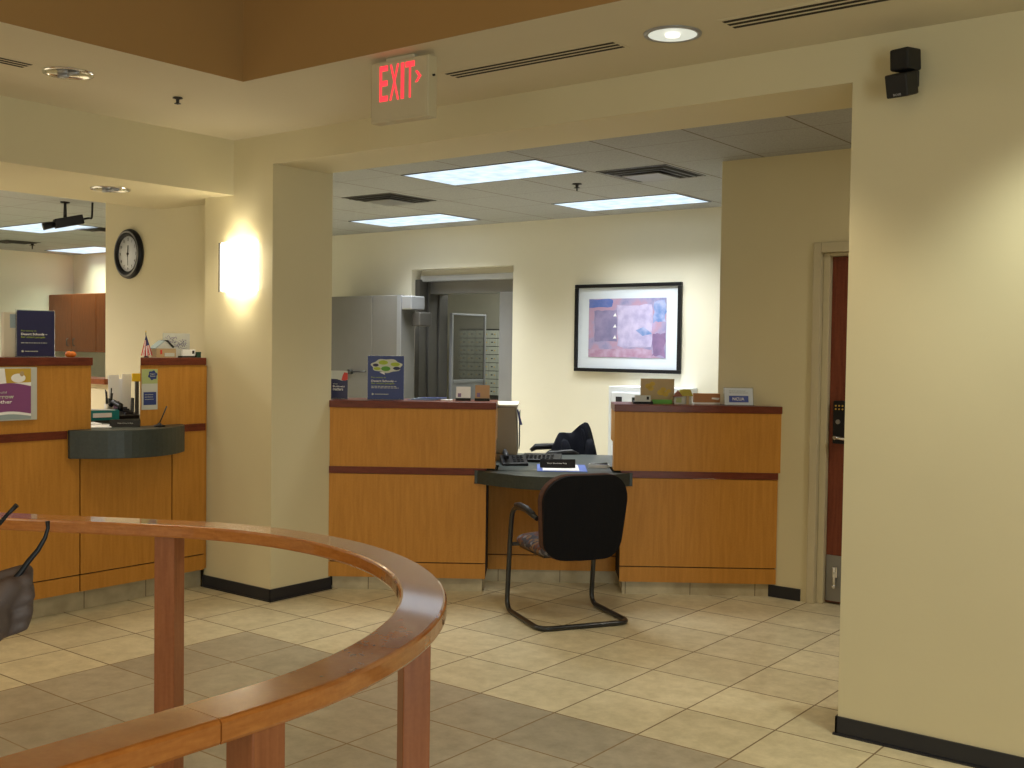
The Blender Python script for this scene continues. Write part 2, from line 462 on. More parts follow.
# lobby ceiling ring around the raised coffer
cb = MB()
cb.box(-5.49, 3.2, 3.345, 4.27, ZL, ZL+.0009)
cb.box(-5.49, -4.23, -4.2, 3.345, ZL, ZL+.0009)
struct(cb.build('ceiling_lobby', 'ceiling_paint'))
cf = MB()
cf.box(-4.228, 3.2, 3.342, 3.43, ZL, ZC+1.3); cf.box(-4.33, -4.228, -4.2, 3.43, ZL, ZC+1.3)
# the faces start a hair above the white underside
for v in cf.bm.verts:
    if abs(v.co.z-ZL) < 1e-5: v.co.z = ZL+.001
struct(cf.build('trim_1', 'brown_paint'))
struct(MB().box(-4.33, 3.2, -4.2, 3.43, ZC+1.3, ZC+1.4).build('ceiling_coffer', 'brown_paint'))
# office ceiling
struct(MB().box(-15, 3.2, 4.7, 8.9, ZC, ZC+.1).build('ceiling_office', 'ceiling_grid'))
struct(MB().box(-15, -6.52, .8, 4.7, ZC, ZC+.1).build('ceiling_teller', 'ceiling_grid'))
# column, beam and headers
struct(MB().box(-5.765, -5.12, 4.27, 4.745, 0, ZL).build('wall_column', 'wall_paint'))
struct(MB().box(-5.12, -1.63, 4.27, 4.71, 2.605, ZL).build('wall_beam', 'wall_paint'))
struct(MB().box(-6.52, -5.485, -4.2, 4.27, 2.446, ZC+.1).build('wall_header', 'wall_paint'))
struct(MB().box(-6.52, -5.765, 4.27, 4.45, 2.446, ZC+.1).build('wall_header_end', 'wall_paint'))
struct(MB().box(-1.63, 3.2, 4.27, 4.71, 0, ZL).build('wall_right', 'wall_paint'))
struct(MB().box(-7.165, -5.765, 4.45, 4.60, 0, ZC).build('wall_clock', 'wall_paint'))
struct(MB().box(-9.6, -7.165, 4.45, 4.60, 0, 1.235).build('wall_low', 'wall_paint'))
struct(MB().box(-9.6, -7.10, 4.40, 4.65, 1.235, 1.275).build('trim_2', 'office_cherry', bevel=.004))
# back wall with the vault opening
bw = MB()
VX0, VX1, VZ = -7.87, -6.53, 2.335
bw.box(-14.5, VX0, 8.41, 8.91, 0, ZC); bw.box(VX1, -3.29, 8.41, 8.91, 0, ZC); bw.box(VX0, VX1, 8.41, 8.91, VZ, ZC)
bw.box(VX0, VX1, 8.56, 8.91, 2.275, VZ)
struct(bw.build('wall_back', 'office_wall_paint'))
struct(MB().box(-14.6, -14.35, .8, 8.41, 0, ZC).build('wall_office_left', 'office_wall_paint'))
struct(MB().box(-14.5, -6.3, .6, .8, 0, ZC).build('wall_office_near', 'office_wall_paint'))
# wall with the side door
DX0, DX1, DZ = -2.612, -1.62, 2.14
dw = MB()
dw.box(-3.29, DX0, 6.41, 6.56, 0, ZC); dw.box(DX1, 3.2, 6.41, 6.56, 0, ZC); dw.box(DX0, DX1, 6.41, 6.56, DZ, ZC)
struct(dw.build('wall_door_side', 'wall_paint'))
struct(MB().box(-3.29, -3.14, 6.56, 8.91, 0, ZC).build('wall_return', 'office_wall_paint'))
# lobby outer walls behind the camera
struct(MB().box(3.2, 3.4, -4.2, 6.56, 0, ZC+1.4).build('wall_entrance', 'wall_paint'))
struct(MB().box(-6.52, 3.4, -4.4, -4.2, 0, ZC+1.4).build('wall_rear', 'wall_paint'))
struct(MB().box(-6.52, -6.4, -4.2, .8, 0, 2.446).build('wall_lobby_left', 'wall_paint'))
# vinyl bases
def base(name, x0, x1, y0, y1, h=.10):
    struct(MB().box(x0, x1, y0, y1, 0, h).build(name, 'vinyl_base', bevel=.002))
b = MB(); b.box(-5.771, -5.114, 4.262, 4.27, 0, .055); b.box(-5.12, -5.112, 4.262, 4.753, 0, .055)
b.box(-5.777, -5.106, 4.256, 4.27, 0, .008); b.box(-5.12, -5.106, 4.256, 4.755, 0, .008)
for v in b.bm.verts:
    if v.co.z > .05: v.co.z = .075
struct(b.build('baseboard_column', 'vinyl_base'))
b = MB(); b.box(-1.638, 3.2, 4.262, 4.27, 0, .075); b.box(-1.638, -1.63, 4.262, 4.71, 0, .075); b.box(-1.645, 3.2, 4.254, 4.27, 0, .008)
struct(b.build('baseboard_right', 'vinyl_base'))
b = MB(); b.box(-3.2, -2.70, 6.402, 6.41, 0, .075)
struct(b.build('baseboard_door_wall', 'vinyl_base'))
# door 1 with frame
fr = MB()
fr.box(-2.658, -2.610, 6.390, 6.58, 0, 2.20); fr.box(-1.62, -1.525, 6.390, 6.58, 0, 2.20); fr.box(-2.610, -1.62, 6.390, 6.58, 2.138, 2.20)
fr.box(-2.6095, -2.568, 6.43, 6.578, 0, 2.137); fr.box(-2.568, -1.62, 6.43, 6.578, 2.118, 2.137)
struct(fr.build('trim_3', 'door_frame_paint', bevel=.004))
d = MB().box(-2.566, -1.62, 6.47, 6.515, .012, 2.115).build('door_1', 'door_wood'); struct(d)
k = MB().box(-2.562, -1.63, 6.462, 6.47, .02, .30).build('kick_plate', 'brushed_steel', d)
dh = MB(); dh.box(-2.515, -2.485, 6.44, 6.462, .17, .235); dh.cyl((-2.502, 6.44, .235), (-2.502, 6.44, .12), .009); dh.ball((-2.502, 6.437, .115), .014)
dh.build('door_holder', 'chrome', d, bevel=.002)
lk = MB().box(-2.532, -2.452, 6.435, 6.47, .985, 1.245).build('keypad_lock', 'black_plastic', d, bevel=.006)
kk = MB()
for r in range(2):
    for c in range(3): kk.cyl((-2.513+c*.021, 6.437, 1.215-r*.02), (-2.513+c*.021, 6.430, 1.215-r*.02), .005, n=10)
kk.build('key', 'gold', lk)
MB().cyl((-2.497, 6.437, 1.118), (-2.497, 6.428, 1.118), .014).build('lock_dial', 'brushed_steel', lk)
hh = MB(); hh.cyl((-2.505, 6.437, 1.022), (-2.505, 6.405, 1.022), .012); hh.tube([(-2.512, 6.402, 1.024), (-2.47, 6.40, 1.022), (-2.42, 6.402, 1.016)], .010)
hh.build('lever_handle', 'chrome', lk)
# vault room shell
vr = MB()
vr.box(-10.2, -5.0, 10.72, 10.9, 0, 2.6); vr.box(-10.3, -10.15, 8.91, 10.9, 0, 2.6); vr.box(-5.15, -5.0, 8.91, 10.9, 0, 2.6)
struct(vr.build('wall_vault', 'vault_wall'))
struct(MB().box(-10.3, -5.0, 8.91, 10.9, 2.6, 2.7).build('ceiling_vault', 'ceiling_paint'))

# ------------------------------------------------------------------ vault door, frame, gate, boxes
vf = bpy.data.objects.new('trim_4', None); COL.objects.link(vf); struct(vf)
MB().box(-7.83, -6.53, 8.50, 8.62, 2.215, 2.275).build('header_plate', 'steel_bright', vf, bevel=.006)
MB().box(-7.83, -6.53, 8.60, 8.80, 2.09, 2.22).build('inner_header', 'brushed_steel', vf, bevel=.004)
MB().box(-6.83, -6.535, 8.58, 8.88, 0, 2.09).build('right_jamb', 'steel_light', vf, bevel=.004)
lj = MB(); lj.box(-7.865, -7.80, 8.46, 8.58, 0, 2.235); lj.box(-7.865, -7.775, 8.58, 8.72, 0, 2.235); lj.box(-7.865, -7.755, 8.725, 8.86, 0, 2.235)
lj.build('left_jamb', 'steel_dark', vf, bevel=.006)
vd = thing('vault_door', 'thick stainless steel vault door swung open against the back wall', 'vault door', (-8.205, 8.1, 0))
def vdp(): return MB()
vdp().box(-.68, .17-.0, -.10, .105, .0, 2.05).box(.175, .58, -.10, .105, .0, 2.05).build('door_slab', 'brushed_steel', vd, bevel=.006)
vdp().box(.53, .585, -.108, -.10, .0, 2.05).build('edge_trim', 'steel_light', vd)
b = vdp(); b.cyl((-.12, -.10, 1.265), (-.12, -.15, 1.265), .025); b.tube([(-.17, -.15, 1.262), (-.05, -.155, 1.268), (.14, -.155, 1.272)], .008)
b.build('bolt_handle', 'black_metal', vd)
vdp().box(.582, .72, -.10, .10, 1.905, 2.04).build('hinge', 'steel_light', vd, bevel=.01)
vdp().box(.65, .76, -.02, .16, 1.74, 1.88).build('hinge', 'steel_dark', vd, bevel=.01)
vg = thing('vault_day_gate', 'inner vault gate with dark mirror glass in a pale metal frame', 'gate', (-7.73, 8.88, 0))
b = vdp(); b.box(-.02, .02, 0, .025, .02, 1.90); b.box(-.02, .02, .555, .575, .02, 1.90); b.box(-.02, .02, .025, .555, 1.88, 1.90); b.box(-.02, .02, .035, .54, 1.15, 1.185)
b.build('gate_frame', 'steel_light', vg, bevel=.003)
vdp().box(-.008, .008, .025, .555, 1.185, 1.88).build('glass', 'mirror_glass', vg)
vdp().box(-.012, .012, .035, .54, .05, 1.15).build('lower_panel', 'steel_light', vg)
# safe deposit boxes
def deposit_bank(loc, rotz, cols, rws, label):
    t = thing('deposit_box_cabinet', label, 'safe deposit boxes', loc, rotz)
    MATS.get('box_front') or plain('box_front', (.50, .52, .46), .45, .2)
    w, h = .125, .098
    vdp().box(0, cols*w+.02, .014, .45, 0, 1.76).build('cabinet_body', 'steel_dark', t)
    n = 0
    for r in range(rws):
        for c in range(cols):
            z1 = 1.745 - r*h
            x = .01+c*w
            if n == 0:
                p = vdp().box(.004, w-.004, 0, .016, -h+.004, -.004).build('box_door', 'box_front', t, bevel=.002)
                q = vdp().cyl((w*.75, 0, -h/2), (w*.75, -.008, -h/2), .007, n=12).build('keyhole', 'gold', p)
                r0 = vdp().box(w*.3, w*.5, -.002, 0, -h*.55, -h*.42).build('number_plate', 'dark_plastic', p)
                proto = p; p.location = (x, 0, z1)
            else:
                k = proto.copy(); COL.objects.link(k); k.parent = t; k.location = (x, 0, z1)
                for ch in proto.children:
                    kc = ch.copy(); COL.objects.link(kc); kc.parent = k
            n += 1
    return t
deposit_bank((-8.95, 10.25, 0), 0, 9, 8, 'wall of small steel safe deposit boxes at the back of the vault')
deposit_bank((-7.80, 10.25, 0), 0, 9, 8, 'second bank of steel safe deposit boxes, partly hidden by the right vault jamb')

# ------------------------------------------------------------------ ceiling fittings
def troffer(x0, y0, label, first=None):
    w, dd = 1.19, .585
    if first is None:
        t = thing('fluorescent_ceiling_light', label, 'ceiling light', (x0, y0, ZC), 0, 'fluorescent troffers in the office ceiling')
        f = MB(); e = .012
        f.box(0, w, 0, e, -.004, .0); f.box(0, w, dd-e, dd, -.004, .0); f.box(0, e, e, dd-e, -.004, .0); f.box(w-e, w, e, dd-e, -.004, .0)
        f.build('frame', 'dark_plastic', t)
        MB().box(e, w-e, e, dd-e, -.003, -.001).build('lens', 'troffer_lens', t)
        return t
    t = copy_tree(first); t.location = (x0, y0, ZC); t['label'] = label; return t
TR = [(-5.43, 5.68, 'large nearest fluorescent ceiling light above the right teller desk'),
      (-5.43, 7.50, 'fluorescent ceiling light nearest the framed picture'),
      (-7.87, 7.50, 'fluorescent ceiling light above the open vault door'),
      (-11.75, 5.93, 'fluorescent ceiling light behind the security camera'),
      (-13.95, 7.76, 'fluorescent ceiling light above the cherry wall cabinets'),
      (-7.87, 5.68, None), (-10.3, 3.9, None), (-9.2, 2.2, None)]  # entries without fittings; the last two are added to brighten the clock wall
tf = None
for i, (x, y, lab) in enumerate(TR):
    if lab is not None: tf0 = troffer(x, y, lab, tf); tf = tf or tf0
    la = bpy.data.lights.new('troffer_and_fill_glow', 'AREA'); la.shape = 'RECTANGLE'; la.size = 1.1; la.size_y = .5
    la.energy = {0: 22, 1: 24, 2: 27, 3: 32, 4: 20, 6: 48, 7: 92}.get(i, 24); la.color = (.96, 1., .97) if i < 3 else ((.86, 1., .76) if i < 5 else (1., .95, .92)); la.spread = math.radians(104 if i < 5 else 150)
    lo = bpy.data.objects.new('troffer_and_fill_glow', la); COL.objects.link(lo); lo.location = (x+.595, y+.29, ZC-.02)

def diffuser(x0, y0, s, label):
    t = thing('ceiling_air_diffuser', label, 'air vent', (x0, y0, ZC), 0, 'square air diffusers in the office ceiling')
    f = MB()
    for a, z0, w in ((.0, -.004, .014), (.045, -.014, .012), (.085, -.020, .012)):
        f.box(a, s-a, a, a+w, z0, z0+.004); f.box(a, s-a, s-a-w, s-a, z0, z0+.004); f.box(a, a+w, a, s-a, z0, z0+.004); f.box(s-a-w, s-a, a, s-a, z0, z0+.004)
    f.build('louvre', 'steel_dark', t)
    MB().box(.012, s-.012, .012, s-.012, -.003, 0).build('duct_opening', 'dark_gap', t)
    MB().box(.13, s-.13, .13, s-.13, -.030, -.022).build('centre_plate', 'brushed_steel', t, bevel=.003)
diffuser(-4.19, 6.30, .55, 'square ceiling air diffuser right of the nearest fluorescent light')
diffuser(-6.67, 6.28, .55, 'square ceiling air diffuser beside the lobby column')
diffuser(-13.3, 6.70, .42, 'ceiling air vent at the left picture edge')
diffuser(-11.0, 6.45, .42, 'ceiling air vent beside the clock wall')

def slot_vent(x0, x1, y0, y1, label, along='x'):
    t = thing('linear_slot_diffuser', label, 'air vent', (x0, y0, ZL), 0, 'linear slot diffusers in the lobby ceiling')
    w, h = x1-x0, y1-y0
    f = MB(); f.box(0, w, 0, h, -.002, 0)
    f.build('flange', 'ceiling_paint', t)
    s = MB()
    if along == 'x':
        for k in range(3): s.box(.012, w-.012, h*(.16+.28*k), h*(.16+.28*k)+h*.15, -.003, -.001)
    else:
        for k in range(3): s.box(w*(.16+.28*k), w*(.16+.28*k)+w*.15, .012, h-.012, -.003, -.001)
    s.build('slot', 'dark_gap', t)
slot_vent(-3.345, -2.42, 3.745, 3.875, 'three slot ceiling vent between the exit sign and round downlight')
slot_vent(-1.96, -.95, 3.745, 3.895, 'three slot ceiling vent right of the round downlight')
slot_vent(-4.86, -4.73, 1.5, 2.60, 'three slot ceiling vent at the upper left corner', 'y')

def downlight(x, y, z, label, lit, r=.096):
    t = thing('recessed_downlight', label, 'downlight', (x, y, z), 0, 'round recessed downlights')
    b = MB(); b.lathe([(r+.018, -.001), (r+.016, -.007), (r, -.007), (r-.002, -.001)], 40)
    b.build('trim_ring', 'chrome' if not lit else 'steel_light', t)
    b = MB(); b.lathe([(r, -.006), (r*.97, -.003), (r*.5, -.0015), (0, -.001)], 40)
    b.build('reflector', 'lit_reflector' if lit else 'baffle', t)
    b = MB()
    if not lit:
        for k in (-1, 1):
            MB().cyl((k*r*.45-.02, -.01, -.008), (k*r*.45+.025, .01, -.008), .010, n=10).build('lamp_tube', 'steel_light', t)
        b.bm.free()
    else:
        b.lathe([(.03, -.006), (.028, -.012), (0, -.014)], 20); b.build('lamp_tube', 'lamp_warm', t)
    return t
downlight(-2.18, 3.805, ZL, 'glowing round downlight in the lobby ceiling between two slot vents', True)
downlight(-4.76, 2.765, ZL, 'chrome round downlight at upper left in the lobby ceiling', False)
downlight(-5.89, 3.69, 2.446, 'chrome round downlight under the soffit above the clock', False)
def spot(x, y, z, e, ang=112, col=(1., .86, .60), size=.09, blend=.5):
    l = bpy.data.lights.new('downlight_beam', 'SPOT'); l.energy = e; l.spot_size = math.radians(ang); l.spot_blend = blend; l.color = col; l.shadow_soft_size = size
    o = bpy.data.objects.new('downlight_beam', l); COL.objects.link(o); o.location = (x, y, z-.03)
spot(-2.18, 3.805, ZC, 32); spot(-.72, 3.80, ZC, 52, 106, (.94, 1., .84), blend=.8); spot(.7, 3.80, ZC, 50); spot(-4.76, 2.765, ZC, 19, 130); spot(-4.76, .9, ZC, 22, 130)
spot(-5.89, 3.69, 2.446, 14, 130); spot(-5.89, 1.9, 2.446, 20, 125); spot(-3.62, 3.805, ZC, 16, 120)
spot(-4.76, -1.2, ZC, 30, 125)
# unseen warm area light in the coffer, and the entrance daylight
la = bpy.data.lights.new('coffer_light', 'AREA'); la.shape = 'RECTANGLE'; la.size = 3; la.size_y = 2; la.energy = 38; la.color = (1., .84, .58)
lo = bpy.data.objects.new('coffer_light', la); COL.objects.link(lo); lo.location = (0, -1.2, ZC+1.2)
la = bpy.data.lights.new('entrance_daylight', 'AREA'); la.shape = 'RECTANGLE'; la.size = 2.6; la.size_y = 2.0; la.energy = 90; la.color = (.86, 1., 1.)
lo = bpy.data.objects.new('entrance_daylight', la); COL.objects.link(lo); lo.location = (3.15, -1.0, 1.3); lo.rotation_euler = (0, math.radians(90), 0)
la = bpy.data.lights.new('front_fill', 'AREA'); la.shape = 'RECTANGLE'; la.size = 5.5; la.size_y = 2.2; la.energy = 38; la.color = (1., .93, .76)  # added soft fill from behind the viewer to even out the lobby
lo = bpy.data.objects.new('front_fill', la); COL.objects.link(lo); lo.location = (-1.5, -4.1, 1.3); lo.rotation_euler = (math.radians(90), 0, 0)
la = bpy.data.lights.new('passage_fill', 'AREA'); la.shape = 'DISK'; la.size = .3; la.energy = 20; la.color = (1., .93, .78)  # added unseen fill to brighten the dark door wall
lo = bpy.data.objects.new('passage_fill', la); COL.objects.link(lo); lo.location = (-.7, 5.5, 2.7)
la = bpy.data.lights.new('vault_lamp', 'AREA'); la.shape = 'RECTANGLE'; la.size = 1.; la.size_y = .5; la.energy = 24; la.color = (.95, 1., .93)
lo = bpy.data.objects.new('vault_lamp', la); COL.objects.link(lo); lo.location = (-7.3, 9.5, 2.58)

def sprinkler(x, y, z, label, s=1.):
    b = MB(); b.lathe([(0, 0), (.032*s, 0), (.034*s, -.006), (.012*s, -.010), (.010*s, -.026), (.022*s, -.030), (.022*s, -.033), (0, -.034)], 20)
    b.cyl((0, 0, -.030), (0, 0, -.048*s), .005*s)
    tag(b.build('fire_sprinkler', 'black_metal', loc=(x, y, z)), label, 'sprinkler')
sprinkler(-4.77, 3.363, ZL, 'small dark fire sprinkler head in the lobby ceiling left of the coffer corner', .75)
sprinkler(-4.611, 6.69, ZC, 'small dark fire sprinkler head between the two right office ceiling lights', 1.1)
sprinkler(-13.04, 7.1, ZC, 'tiny fire sprinkler head in the far left office ceiling', 1.6)

# exit sign, hung from the ceiling
plain('exit_cream', (.56, .50, .34), .5)
ex = thing('exit_sign', 'cream exit sign with red letters and arrow hanging under the coffer edge', 'exit sign', (-3.285, 3.42, ZL), math.radians(2))
MB().box(-.163, .163, .0, .058, -.275, -.018).build('sign_box', 'exit_cream', ex, bevel=.004)
MB().box(-.155, .155, -.004, .0, -.267, -.024).build('face_plate', 'exit_cream', ex, bevel=.002)
MB().box(-.09, .07, .012, .046, -.02, 0).build('ceiling_canopy', 'ceiling_paint', ex, bevel=.004)
text_part('E', 'letter', 'exit_red', ex, -.108, -.004, -.188, .048, .152, bold=.01)
text_part('X', 'letter', 'exit_red', ex, -.050, -.004, -.188, .054, .152, bold=.01)
text_part('I', 'letter', 'exit_red', ex, .014, -.004, -.188, .018, .152)
text_part('T', 'letter', 'exit_red', ex, .040, -.004, -.188, .050, .152, bold=.01)
MB().xz([(.094, -.080), (.106, -.080), (.128, -.104), (.106, -.128), (.094, -.128), (.112, -.104)], -.0055, -.0035).build('arrow', 'exit_red', ex)
MB().cyl((.163, .03, -.10), (.172, .03, -.10), .005, n=10).build('test_button', 'black_plastic', ex)

# loudspeaker: two cube drivers
sp = thing('wall_loudspeaker', 'black two cube loudspeaker high on the right wall', 'loudspeaker', (-1.40, 4.27, 2.583))
def cubeM(rz, rx, c): return Matrix.Translation(c) @ Matrix.Rotation(rz, 4, 'Z') @ Matrix.Rotation(rx, 4, 'X')
MB().box(-.04, .04, -.045, .045, -.04, .04, M=cubeM(math.radians(-14), math.radians(4), (.005, -.09, .055))).build('upper_cube', 'speaker_black', sp, bevel=.008)
lc = MB().box(-.043, .043, -.048, .048, -.043, .043, M=cubeM(math.radians(-6), math.radians(16), (-.002, -.105, -.038))).build('lower_cube', 'speaker_black', sp, bevel=.006)
MB().box(-.012, .03, -.05, 0, -.03, .03).build('wall_bracket', 'black_plastic', sp, bevel=.003)
br = text_part('BOSE', 'brand_plate', 'steel_light', lc, -.014, 0, 0, .030, .008, bold=.02)
br.matrix_local = cubeM(math.radians(-6), math.radians(16), (-.002, -.105, -.038)) @ Matrix.Translation((0, -.0485, -.036))

# sconce
sc = thing('wall_sconce', 'glowing white glass wall sconce on the lobby column', 'wall lamp', (-5.405, 4.27, 2.005))
b = MB(); n = 18; R = .155; pts = [(R*math.cos(PI+PI*i/n), .62*R*math.sin(PI+PI*i/n)) for i in range(n+1)]
inner = [(p[0]*.96, p[1]*.96) for p in pts][::-1]
b.prism(pts+inner, -.145, .145)
g = b.build('glass_shade', 'sconce_glass', sc)
for x0 in (-.152,): MB().box(x0, x0+.012, -.056, -.044, -.15, .15).build('metal_bar', 'steel_dark', sc)
MB().box(-.05, .05, -.02, 0, -.06, .06).build('back_plate', 'brushed_steel', sc, bevel=.003)
for dz in (.15, -.15):
    l = bpy.data.lights.new('sconce_beam', 'SPOT'); l.energy = 1.0; l.spot_size = math.radians(115); l.spot_blend = .7; l.color = (1, .92, .74); l.shadow_soft_size = .03
    o = bpy.data.objects.new('sconce_beam', l); COL.objects.link(o); o.location = (-5.405, 4.19, 2.005+dz)
    if dz > 0: o.rotation_euler = (PI, 0, 0)

# wall clock
ck = thing('wall_clock', 'round dark framed wall clock with pale face', 'clock', (-6.852, 4.45, 2.158)); ck.scale = (.89, 1, .96)
MX = Matrix.Rotation(PI/2, 4, 'X')
MB().lathe([(.0, .0), (.178, .0), (.182, .012), (.176, .030), (.160, .038), (.142, .036), (.130, .026), (.128, .018), (0, .018)], 48, M=MX).build('rim', 'black_plastic', ck)
MB().lathe([(.166, .0375), (.160, .0405), (.153, .0385), (.160, .034), (.166, .0375)], 48, M=MX).build('rim_band', 'brushed_steel', ck)
MB().lathe([(0, .0175), (.131, .0175), (.131, .021), (0, .021)], 48, M=MX).build('dial', 'white_plastic', ck)
for i in range(12):
    a = 2*PI*i/12; s = str(12 if i == 0 else i)
    text_part(s, 'numeral', 'dark_plastic', ck, .105*math.sin(a), -.0215, .105*math.cos(a)-.010, None, .020, 'CENTER', depth=.0006)
def hand(ang, ln, w, nm):
    M = Matrix.Rotation(ang, 4, 'Y')
    MB().box(-w/2, w/2, -.026, -.0245, -.02, ln, M=M).build(nm, 'black_plastic', ck)
hand(math.radians(6), .062, .009, 'hour_hand'); hand(math.radians(178), .085, .004, 'minute_hand')
MB().cyl((0, -.021, 0), (0, -.029, 0), .008).build('hub', 'black_plastic', ck)

# framed picture
pc = thing('framed_picture', 'black framed abstract print in a white mat on the back wall', 'picture', (-5.225, 8.41, 1.728))
W, H, fw = .555, .398, .032
f = MB(); f.box(-W, W, -.035, 0, H-fw, H); f.box(-W, W, -.035, 0, -H, -H+fw); f.box(-W, -W+fw, -.035, 0, -H+fw, H-fw); f.box(W-fw, W, -.035, 0, -H+fw, H-fw)
f.build('frame', 'black_plastic', pc, bevel=.004)
MB().box(-W+fw, W-fw, -.014, -.004, -H+fw, H-fw).build('mat_board', 'mat_white', pc)
ar = MB().box(-.405, .405, -.018, -.014, -.265, .265).build('print', 'artwork', pc)
def art(x0, x1, z0, z1, mat, k=1, wob=.006):
    pts = []
    for (a, b_), (c, d_) in (((x0, z0), (x1, z0)), ((x1, z0), (x1, z1)), ((x1, z1), (x0, z1)), ((x0, z1), (x0, z0))):
        for j in range(6):
            t = j/6; pts.append((a+(c-a)*t+random.uniform(-wob, wob), b_+(d_-b_)*t+random.uniform(-wob, wob)))
    MB().xz(pts, -.018-.0006*k, -.0178).build('paint_patch', mat, ar)
art(-.40, -.15, .19, .262, 'art_blue'); art(-.34, -.10, -.12, .16, 'art_slate', 2); art(-.09, .26, -.17, .21, 'art_lilac', 3, .012)
art(-.40, .27, -.26, -.19, 'art_rose', 1, .008); art(.28, .40, .05, .24, 'art_sky', 1, .012); art(.27, .40, -.25, -.05, 'art_plum', 2, .014)
for kz in (.12, .02, -.08):
    MB().xz([(-.14, kz-.015), (-.105, kz-.015), (-.118, kz+.015)], -.0206, -.0178).build('paint_patch', 'paper_white', ar)
MB().xz([(.10, -.02), (.18, .01), (.27, -.05), (.17, -.07)], -.0208, -.0178).build('paint_patch', 'art_sky', ar)

# ------------------------------------------------------------------ left teller counter  (local x -> +Y world, local y -> -X world)
LC = dict(loc=(-5.72, 0, 0), rotz=PI/2)
tl = thing('teller_counter', 'tall maple standing teller counter with cherry cap left of the column', 'counter', LC['loc'], LC['rotz'])
MB().box(.6, 4.242, .012, .62, .12, .884).build('carcass', 'dark_gap', tl)
MB().box(.6, 3.462-.002, .012, .128, .99, 1.40).build('upper_core', 'maple', tl)
MB().box(.6, 4.268, .075, .60, 0, .1215).build('toe_kick', 'toe_tile', tl)
MB().box(4.2425, 4.268, .02, .60, .122, 1.40).build('leak_filler', 'maple', tl)  # added to stop light leaking between counter end and column
for x0, x1 in ((.6, 1.8), (1.8, 2.55), (2.55, 3.395), (3.395, 4.002), (4.002, 4.242)):
    MB().box(x0+.0045, x1-.0045, 0, .014, .220, .995).build('lower_panel', 'maple', tl)
    MB().box(x0+.0045, x1-.0045, 0, .014, .120, .213).build('base_panel', 'maple', tl)
MB().box(.6, 3.462, 0, .013, 1.04, 1.405).build('upper_panel', 'maple', tl)
MB().prism([(3.780, 0), (4.242, 0), (4.242, .19), (3.910, .19)], 1.04, 1.405).build('end_panel', 'maple', tl)
MB().box(.6, 3.313, -.006, .03, .995, 1.04).build('trim_rail', 'cherry', tl)
MB().box(4.07, 4.242, -.006, .03, .995, 1.04).build('trim_rail', 'cherry', tl)
MB().box(.6, 3.468, -.012, .20, 1.405, 1.450).build('cap', 'cherry', tl, bevel=.003)
MB().prism([(3.774, -.012), (4.242, -.012), (4.242, .21), (3.920, .21)], 1.405, 1.450).build('cap', 'cherry', tl, bevel=.003)
# worktop slab
def arc_front(p0, p1, bulge, n=18):
    P0, P1 = Vector(p0), Vector(p1); d = P1-P0; nn = Vector((d.y, -d.x)).normalized(); out = []
    for i in range(n+1):
        t = i/n; out.append(tuple(P0+d*t+nn*bulge*(1-(2*t-1)**2)))
    return out
pts = arc_front((3.315, -.03), (4.02, -.10), .19) + [(4.068, -.012), (4.068, -.008), (3.772, -.008), (3.315, -.008)]
tag(MB().prism(pts, .885, 1.045).box(3.464, 3.760, -.008, .62, .997, 1.045).build('curved_worktop', 'laminate_green', loc=LC['loc'], rotz=LC['rotz'], bevel=.003),
    'dark speckled curved worktop slab on the left teller counter', 'worktop')
tag(MB().box(3.46, 4.44, .622, 1.1, .985, 1.04).build('teller_worktop', 'laminate_green', loc=LC['loc'], rotz=LC['rotz']), 'dark back work surface holding the teal tray behind the left counter', 'worktop')
# support under the back work surface
bpy.data.objects['teller_worktop']
cs = thing('teller_cabinet', 'back cabinet carrying the teal tray work surface', 'cabinet', LC['loc'], LC['rotz'])
MB().box(3.47, 4.43, .64, 1.08, 0, .985).build('body', 'maple', cs)

def lc(s, d, z): return (-5.72-d, s, z)
def on_left(name, label, cat, s, d, z, extra=0., group=None): return thing(name, label, cat, lc(s, d, z), PI/2+extra, group)
TOPL = 1.450
# purple sign in a holder on the front
ps = on_left('wall_sign', 'purple and white framed sign on the front of the left counter', 'sign', 2.86, -.0, 1.255)
MB().box(-.30, .272, -.016, -.002, -.143, .143).build('holder', 'paper_grey', ps, bevel=.002)
q = MB().box(-.28, .236, -.018, -.0155, -.136, .136).build('print', 'paper_white', ps)
def wave(z, amp, x0=-.28, x1=.236, n=16): return [(x0+(x1-x0)*i/n, z+amp*math.cos(2*PI*(i/n)*1.3)) for i in range(n+1)]
MB().xz(wave(-.105, .012)+wave(.045, .014)[::-1], -.0186, -.0178).build('purple_field', 'poster_purple', q)
MB().xz([(-.28, -.136), (.236, -.136)]+wave(-.118, .010)[::-1], -.0186, -.0178).build('blue_field', 'roof_blue', q)
MB().xz([(.10, .058), (.236, .062), (.236, .136), (.09, .136)], -.0188, -.0178).build('photo_field', 'ochre', q)
MB().xz(ellipse(.165, .085, .040, .024), -.0192, -.0178).build('photo_figure', 'paper_white', q)
MB().xz(ellipse(.185, .108, .012, .014), -.0195, -.0178).build('photo_figure', 'cardboard_tan', q)
text_part("Let's build", 'lettering', 'cloud_grey', q, .00, -.0184, .004, .10, .012)
text_part('tomorrow', 'lettering', 'cloud_grey', q, -.03, -.0184, -.024, .17, .018, bold=.015)
text_part('together', 'lettering', 'paper_white', q, .0, -.0184, -.056, .13, .024, bold=.015)
